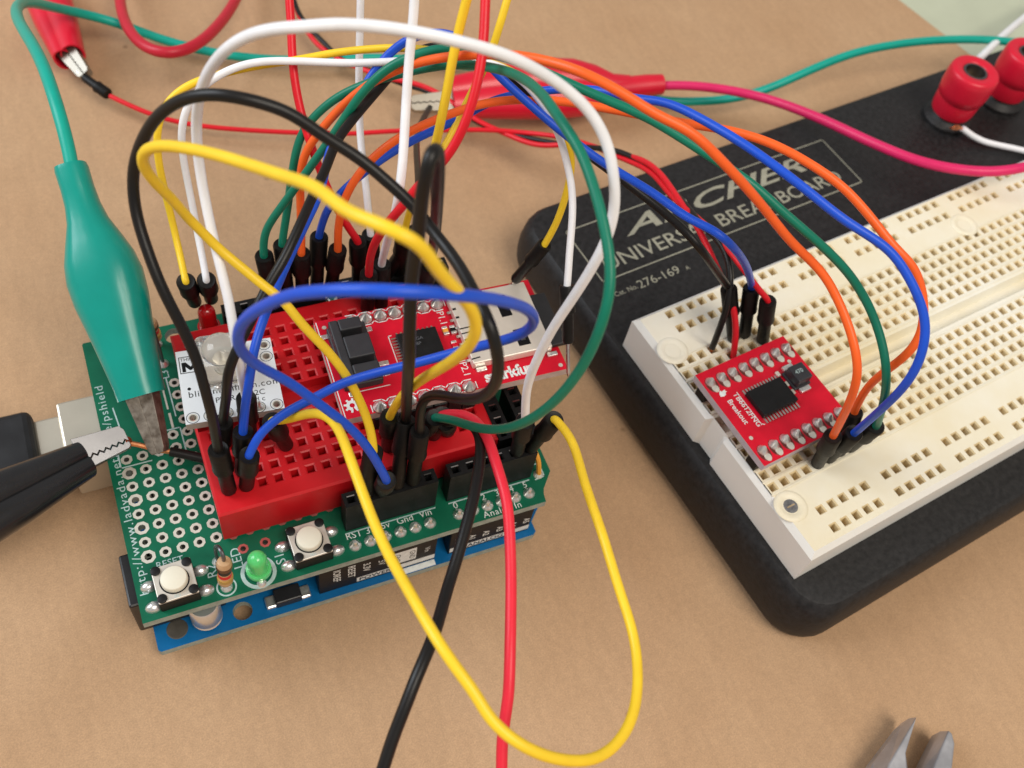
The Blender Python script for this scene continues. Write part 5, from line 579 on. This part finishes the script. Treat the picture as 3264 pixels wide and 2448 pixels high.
for i in range(12):
    x = -4.5+.66*i
    for s_ in (-1,1): MB().box(x-.15,x+.15,(2.7 if s_ > 0 else -3.7),(3.6 if s_ > 0 else -2.6),z1+.02,z1+.35).build('chip_leg', M_pin, ch)
cp = MB().box(4.2,8.0,-.6,3.4,z1+.1,z1+.6).box(4.5,7.7,-.3,3.1,z1+.6,z1+2.6).build('capacitor', mat('tantalum', (.03,.03,.035), .4, var=.15, vscale=400), drv, bevel=.3)
for y in (-1.1,3.9): MB().box(5.0,7.2,y-.5,y+.5,z1+.02,z1+.7).build('solder_tab', M_solder, cp, bevel=.15)
for x, y in ((3.6,3.6),(3.7,1.2),(3.7,-.6)): MB().box(x-.35,x+.35,y-.5,y+.5,z1+.02,z1+.5).build('chip_capacitor', M_pad, drv, bevel=.1)
text('lettering', '470', .8, cp, (5.0,1.2,z1+2.61), material=M_silkgrey)
text('lettering', 'TB6612FNG', 1.0, drv, (-6.4,3.9,z1+.015), (0,0,-R90), M_silk, spacing=1.02, bold=.02); text('lettering', 'Breakout', 1.0, drv, (-8.2,3.2,z1+.015), (0,0,-R90), M_silk, bold=.02)
fl = [(0,-.9),(.55,-.55),(.75,0),(.55,.35),(.8,.75),(.35,.6),(.35,.95),(.05,.6),(-.1,.2),(-.35,.35),(-.5,0),(-.35,-.5)]
MB().prism(fl, 0, .012).build('flame_emblem', M_silk, drv, loc=(-8.0,4.9,z1+.012), rot=(0,0,-.9))
line(drv, [(-5.5,2.8),(-5.5,-3.2),(-5.0,-3.6)], .14, z1+.012, M_silk)
for x, y in ((7.6,5.0),(-8.9,-4.7)): MB().lathe([(.38,0),(.38,.02)], (x,y,z1+.005), n=12).build('via', M_pad, drv)

# ------------------------------------------------------------------ jumper wires
def plug_part(parent, B, T, off, free=False, r=1.17):
    B, T = Vector(B)-off, Vector(T)-off; ax = (T-B); L_ = ax.length; ax.normalize()
    p = MB().lathe([(r*.82,0.05),(r,.5),(r*.98,L_*.50),(r*1.02,L_*.53),(r*1.34,L_*.545),(r*1.38,L_*.58),(r*1.28,L_*.64),(r*1.30,L_-.3),(r*1.16,L_),(r*.75,L_-.12)], B, ax, 18).build('plug', M_plug, parent, True)
    if free: MB().lathe([(.33,0),(.33,5.5),(.12,6.2)], B+ax*.3, -ax, 8).build('pin', M_pin, p, True)
    else: MB().cyl(B+ax*.3,B-ax*2.2,.33,.33,8).build('pin', M_pin, p, True)
    return p
LABELS = dict(
 greenA='green jumper arching from the shield header to the motor driver board',
 greenB='green jumper swinging in a wide curve right of the red logger board',
 orangeA='upper orange jumper, passing in front of the others to the cream breadboard',
 orangeB='lower orange jumper, crossing behind the white loop to the cream breadboard',
 blueB='blue jumper from the shield header to the motor driver board row',
 redA='thin red jumper running up and out of the picture beside the white loop',
 redB='red jumper curving up between the two yellow wires and out of the picture',
 whiteA='thinner straight white wire running up out of the picture, first of two',
 whiteB='thicker straight white wire running up out of the picture, second of two',
 yellowA='thin yellow jumper half hidden behind the red one, leaving at the top',
 yellowT='straight yellow jumper dropping from the top to the tip of the black hairpin',
 hairpin='black jumper standing up as a narrow hairpin in front of the boards',
 yellowL='thin yellow jumper from the shield corner with its loose plug over the black base',
 whiteL='thin white jumper from the shield corner with its loose pin by the memory card',
 whiteBig='thick white jumper making the largest arch over the whole assembly',
 blackBig='black jumper looping from the white LED board around to the power header',
 yellowBig='yellow jumper folded into a long loop across the middle of the assembly',
 blueBig='blue jumper lying as a flat oval loop above the red logger board',
 blueStr='straight blue jumper from the white LED board up over to the cream breadboard',
 blackStr='black jumper running beside the straight blue one up to the cream breadboard',
 yellowC='yellow jumper hanging forward in a deep loop over the bare paper',
 redC='pinkish red jumper running straight down out of the picture',
 blackC='black jumper slanting down and out of the picture beside the red one',
 redThin='thin red jumper held by the far red clip and plugged beside the driver board',
 blackUp='short black jumper rising from the shield header to the red clip jaws')
WD = {w_['name']: w_ for w_ in WIRES}
for w_ in WIRES:
    nm = w_['name']
    if nm not in LABELS: continue
    pl = w_['plugs']; P_ = [Vector(p) for p in w_['pts']]
    anchor = Vector(pl[0][0]) if pl[0] else (Vector(pl[1][0]) if pl[1] else P_[0])
    t = thing('jumper_wire', LABELS[nm], 'jumper wire', anchor, 0, 'jumper wires between the boards')
    MB().tube(spline([p-anchor for p in P_], 6), w_['dia']/2, 12).build('insulation', wmat(w_['color']), t, True)
    for q in pl:
        if q: plug_part(t, q[0], q[1], anchor)
    if nm == 'yellowL': plug_part(t, (71.2,34.3,33.6), P_[-1]+Vector((.2,0,.3)), anchor, True, .95)
    if nm == 'whiteL': plug_part(t, (72.6,16.5,38.4), P_[-1]+Vector((0,.1,.3)), anchor, True, .95)
    if nm == 'redThin': plug_part(t, (10.9,134.7,5.6), P_[0]+Vector((-.3,.5,.1)), anchor, False, 1.0)
def pair(name, label, wires, cat):
    a0 = Vector(WD[wires[0]]['pts'][-1]); t = thing(name, label, cat, a0)
    for wn in wires:
        d = WD[wn]; MB().tube(spline([Vector(p)-a0 for p in d['pts']], 6), d['dia']/2, 10).build(d['color']+'_wire', wmat(d['color']), t, True)
        e1, e0 = Vector(d['pts'][-1])-a0, Vector(d['pts'][-2])-a0; dr = (e1-e0).normalized()
        MB().cyl(e1-dr*.5, e1+dr*2.0, .36, .3, 8).build('bare_end', M_copper, t, True)
    return t
pair('wire_pair', 'twisted red and black wire pair running past the red clip into the cream breadboard', ['redPair','blackPair'], 'wire')
for nm, lb in (('postWhite1','white wire clamped under the nearer red binding post'),('postWhite2','white wire rising behind the farther red binding post')):
    d = WD[nm]; a0 = Vector(d['pts'][0]); t = thing('hookup_wire', lb, 'wire', a0)
    MB().tube(spline([Vector(p)-a0 for p in d['pts'][1:]], 6), d['dia']/2, 10).build('insulation', wmat('white'), t, True)
    for k in range(5):
        s0 = Vector(d['pts'][1])-a0; MB().tube(spline([s0, s0*.5+Vector((random.uniform(-.4,.4),-.6+.3*k*.5,random.uniform(-.6,.2))), Vector((random.uniform(-1.2,.6),random.uniform(-1.5,.2),-.8+.2*k))],3), .2, 6).build('copper_strand', M_copper, t, True)
d = WD['shortBlack']; a0 = Vector(d['pts'][0]); t = thing('short_lead', 'short black wire with bare copper ends held between the clip jaws', 'wire', a0)
MB().tube(spline([Vector(p)-a0 for p in d['pts']],5), .8, 10).build('insulation', wmat('black'), t, True)
bt = Vector((3.73, 29.55, 20.5))-a0; MB().tube(spline([(0,0,0),bt*.35+Vector((0,-.3,-.1)),bt*.7+Vector((0,-.2,.1)),bt+Vector((-.6,0,.1))],5), .42, 8).build('copper_strand', M_copper, t, True)
for k in range(3): MB().tube(spline([bt+Vector((-.5,.3*k-.3,1.0)),bt+Vector((.35,.25*k-.2,.2)),bt+Vector((-.3,.3*k-.3,-1.2))],4), .28, 6).build('copper_strand', M_copper, t, True)
for dy in (-.35,.3): MB().tube(spline([Vector(d['pts'][-1])-a0,Vector(d['pts'][-1])-a0+Vector((.8,dy,-.15)),Vector(d['pts'][-1])-a0+Vector((1.6,dy*1.6,-.5))],4), .2, 6).build('copper_strand', M_copper, t, True)

# ------------------------------------------------------------------ alligator leads
def loft(b, P0, P1, wv, secs, n=22, ex=2.5, bend=None):
    P0, P1 = Vector(P0), Vector(P1); ax = (P1-P0); wv = Vector(wv); wv = (wv-ax*(wv.dot(ax)/ax.length_squared)).normalized(); nv = ax.normalized().cross(wv); rings = []
    for t_, a, h, sh_ in secs:
        c = P0+ax*t_+wv*sh_; rg = []
        for i in range(n):
            th_ = 2*math.pi*i/n; cx, sx = math.cos(th_), math.sin(th_)
            rg.append(c+wv*(a*math.copysign(abs(cx)**(2/ex),cx))+nv*(h*math.copysign(abs(sx)**(2/ex),sx)))
        rings.append(rg)
    b.rings(rings); return b
def jaw(parent, P0, P1, wv, nv, w0, w1, gap, sgn, th_, m, teeth=7, depth_=.55):
    """sheet-metal jaw: toothed inner edge, folded back, real thickness"""
    P0, P1 = Vector(P0), Vector(P1); ax = (P1-P0); L_ = ax.length; ax.normalize(); wv = Vector(wv).normalized(); nv = Vector(nv).normalized()
    inner = []
    for i in range(teeth*2+1):
        s_ = .2*L_+.8*L_*i/(teeth*2); inner.append((s_, gap+(depth_*sgn if i % 2 else 0)))
    prof = [(0,gap)]+inner+[(L_*1.0,gap+.1),(L_,w1*.7),(L_*.94,w1),(0,w0)]
    vs = []; n = len(prof)
    for k in (-1,1):
        for s_, q in prof: vs.append(P0+ax*s_+wv*(q*sgn)+nv*(k*th_*(1-.35*s_/L_)))
    b = MB(); b.add(vs, [list(range(n))[::-1], list(range(n,2*n))]+[(i,(i+1)%n,n+(i+1)%n,n+i) for i in range(n)])
    return b.build('jaw', m, parent, bevel=min(.5, th_*.3), seg=3)
VIEW_DIR = Vector((0.31, 0.47, -0.83))            # camera's forward direction; the clips are turned broadside to it
def perp(P0, P1):
    """direction across the clip and the camera view, in which its handles spread"""
    ax = (Vector(P1)-Vector(P0)).normalized(); q = ax.cross(VIEW_DIR).normalized(); return q, ax.cross(q)
def clip(name, label, boot, jawpts, m, jm, secs, wire=None, wirem=None, jw=(2.2,1.1), jt=1.1, gap=(.12,.12), shift=0.0, group=None, roll=0.0, jw2=None, teeth=7, td=.55, lobes=None):
    T, E = [Vector(p) for p in boot]; J0, J1 = [Vector(p) for p in jawpts]
    t = thing(name, label, 'clip lead', J1, 0, group); wv, nv = perp(T, E)
    if roll: q = Matrix.Rotation(roll, 3, (E-T).normalized()); wv, nv = q@wv, q@nv
    if lobes:
        k = MB()
        for sg, fr in ((1,lobes[0]),(-1,lobes[1])):
            loft(k, T-J1, E-J1, wv, [(t_, min(a, a*(1-(1-fr)*f_)), h*(1-.06*f_), sh_+sg*(a-min(a, a*(1-(1-fr)*f_)))) for t_, a, h, sh_ in [(q[0], q[1]*(1 if sg > 0 else .985), q[2]*(1 if sg > 0 else .97), q[3]) for q in secs if sg > 0 or q[0] > .15] for f_ in (max(0,min(1,(t_-.12)/.2)),)], ex=2.2)
        k.build('boot', m, t, True, angle=60)
    else: loft(MB(), T-J1, E-J1, wv, secs).build('boot', m, t, True, angle=60)
    wj, nj = perp(J0, J1)
    if roll: q = Matrix.Rotation(roll, 3, (J1-J0).normalized()); wj, nj = q@wj, q@nj
    jaw(t, J0-J1, Vector((0,0,0)), wj, nj, jw[0], jw[1], gap[0], 1, jt, jm, teeth, td); j2 = jw2 or (jw[0]*.95, jw[1]*.9); jaw(t, J0-J1, Vector((0,0,0)), wj, nj, j2[0], j2[1], gap[1], -1, jt*.92, jm, teeth, td)
    if wire:
        d = WD[wire] if isinstance(wire, str) else wire
        MB().tube(spline([Vector(p)-J1 for p in d['pts']], 6), d['dia']/2, 14).build('wire', wmat(d['color']), t, True)
    return t
GB = [[[5.89, 66.07, 46.07], [7.43, 33.91, 26.01]], [[7.32, 36.32, 27.52], [7.82, 25.87, 21.0]]]
clip('alligator_lead', 'large green alligator clip gripping a wire above the green shield', GB[0], GB[1], M_boot_green, M_oldmetal,
     [(-.005,1.6,1.6,0),(0,2.35,2.3,0),(.02,2.5,2.4,0),(.1,2.45,2.4,0),(.17,2.6,2.5,0),(.24,3.1,2.8,0),(.32,4.3,3.3,0),(.40,5.4,3.8,0),(.48,5.9,4.1,0),(.58,5.7,4.1,0),(.68,5.1,3.9,0),(.82,4.4,3.5,0),(.95,3.8,3.2,0),(1.0,3.75,3.1,0),(1.0,3.3,2.7,0),(.9,3.1,2.5,0)], 'tealLead', jw=(2.6,1.4), jt=2.1, gap=(.015,.015), teeth=6, td=.08)
BB = [[[-36.71, 12.43, 29.47], [-3.22, 28.15, 20.8]], [[-3.83, 27.92, 20.5], [3.73, 29.55, 20.5]]]
clip('alligator_lead', 'black alligator clip reaching in at the left edge over the silver plug', BB[0], BB[1], M_boot_black, M_nickel,
     [(-.005,1.6,1.6,0),(0,2.3,2.3,0),(.1,2.5,2.4,0),(.2,2.8,2.6,0),(.35,4.8,3.4,0),(.5,5.3,3.6,0),(.7,4.6,3.3,0),(.85,3.8,3.0,0),(1.0,3.05,2.8,0),(1.0,2.6,2.4,0),(.92,2.4,2.2,0)],
     dict(pts=[tuple(Vector(BB[0][0])+Vector(q)) for q in ((1,.4,0),(-6,-2,0),(-20,-8,-4),(-40,-14,-14),(-75,-20,-20))], dia=2.3, color='black'), jw=(3.9,2.9), jt=1.7, gap=(.12,.08), jw2=(1.5,1.0), teeth=6, td=.5, lobes=(.62,.60))
RC = [[[139.93, 99.02, 9.0], [87.92, 106.04, 8.5]], [[90.98, 104.89, 8.5], [78.49, 107.48, 8.0]]]
clip('alligator_lead', 'red alligator clip lying behind the wires with its magenta cable', RC[0], RC[1], M_boot_red, M_metal,
     [(-.005,1.6,1.6,0),(0,2.4,2.4,.0),(.08,2.6,2.5,0),(.16,2.8,2.6,0),(.24,3.4,3.0,0),(.32,5.6,3.6,-.3),(.42,7.0,4.0,-.7),(.55,7.3,4.1,-1.0),(.7,6.7,3.9,-1.0),(.85,5.8,3.6,-.8),(.98,5.0,3.3,-.5),(1.0,4.9,3.2,-.5),(1.0,4.1,2.8,-.5),(.92,3.7,2.6,-.3)], 'magentaLead', jw=(2.7,1.9), jt=1.6, gap=(.1,.1), td=.3, lobes=(.72,.64))
RT = [[[6.38, 180.12, 5.5], [8.98, 142.21, 5.5]], [[8.85, 144.21, 5.5], [11.35, 135.09, 5.5]]]
lp = WD['redLoop']; tail = Vector(RT[0][0])
lp = dict(dia=lp['dia'], color=lp['color'], pts=[tuple(tail+Vector((.2,-1,0))),tuple(tail+Vector((0,8,0))),tuple(tail+Vector((6,22,-2))),tuple(tail+Vector((20,26,-2)))]+lp['pts'])
clip('alligator_lead', 'red alligator clip with a thick red cable loop at the upper left', RT[0], RT[1], M_boot_red, M_metal,
     [(-.005,1.6,1.6,0),(0,2.4,2.4,0),(.1,2.5,2.5,0),(.2,2.8,2.7,0),(.33,4.4,3.4,0),(.48,5.2,3.8,0),(.65,4.9,3.6,0),(.85,4.1,3.3,0),(1.0,3.5,3.1,0),(1.0,3.0,2.7,0),(.9,2.7,2.4,0)], lp, jw=(2.3,1.6), jt=1.5, gap=(.08,.08), td=.25, lobes=(.72,.60))

# ------------------------------------------------------------------ usb cable, cutters
us = thing('usb_cable', 'black USB plug pushed into the silver socket at the left edge', 'cable', (-11,38,2))
MB().box(.3,4.6,-4.0,4.1,4.0,12.0).build('shell', M_usb, us, bevel=.4)
MB().box(-30,.4,-5.8,6.0,2.0,13.6).build('grip', M_black, us, bevel=1.4, seg=3)
MB().tube(spline([(-28,0,7.5),(-36,.3,7.2),(-50,2,5),(-80,10,1),(-120,20,.5)],6), 2.2, 14).build('cord', M_black, us, True)
cu = thing('pliers', 'tips of open steel cutting pliers at the lower right corner', 'pliers', (106,-66,0))
M_steel = mat('tool_steel', (.50,.50,.53), .36, .7, var=.15, vscale=250, bump=.1, bscale=500, rvar=.1)
for P_, Q_, nm in (([(114.1,-51.8),(111.6,-52.5),(103.8,-55.8),(96,-60),(92,-70),(100,-74),(106.2,-64),(109.5,-56.2)], [(113.6,-52.3),(111.9,-53.2),(104.8,-57.0),(98,-61.5),(95,-69),(100,-72),(104.6,-63),(108.3,-56.6)], 'jaw'),
                   ([(117.9,-55.5),(118.4,-56.6),(118.1,-58.4),(115.3,-61.7),(110,-69),(101,-75),(97,-72),(104,-66),(110.5,-59.9),(114.1,-57.7)], [(117.7,-56.1),(117.9,-56.8),(117.3,-58.3),(114.3,-61.6),(109,-68),(101,-73),(98.5,-71.5),(105,-65.6),(111.3,-60.4),(114.6,-58.1)], 'jaw')):
    b = MB(); f = lambda L__: [(x-106,y+66) for x,y in L__]
    b.rings([[(x,y,z) for x,y in p] for p, z in ((f(P_),1.2),(f(P_),4.2),(f(Q_),7.0))]); b.build(nm, M_steel, cu, bevel=.25)
b = MB().lathe([(6,0.6),(6,6.4),(5.2,7.4),(2.2,7.5)], (-6,-7,0), n=26); b.build('pivot', M_steel, cu, True)
for dx, dy in ((-34,-6),(-24,-30)):
    MB().tube(spline([(-8,-8,4),(-8+dx*.3,-8+dy*.3-1,4.4),(-8+dx,-8+dy-2,5),(-8+dx*2,-8+dy*2,5)],5), lambda t_: 2.6+1.6*min(1,t_*2.2), 12).build('handle', M_boot_red, cu, True)
bpy.context.view_layer.update()
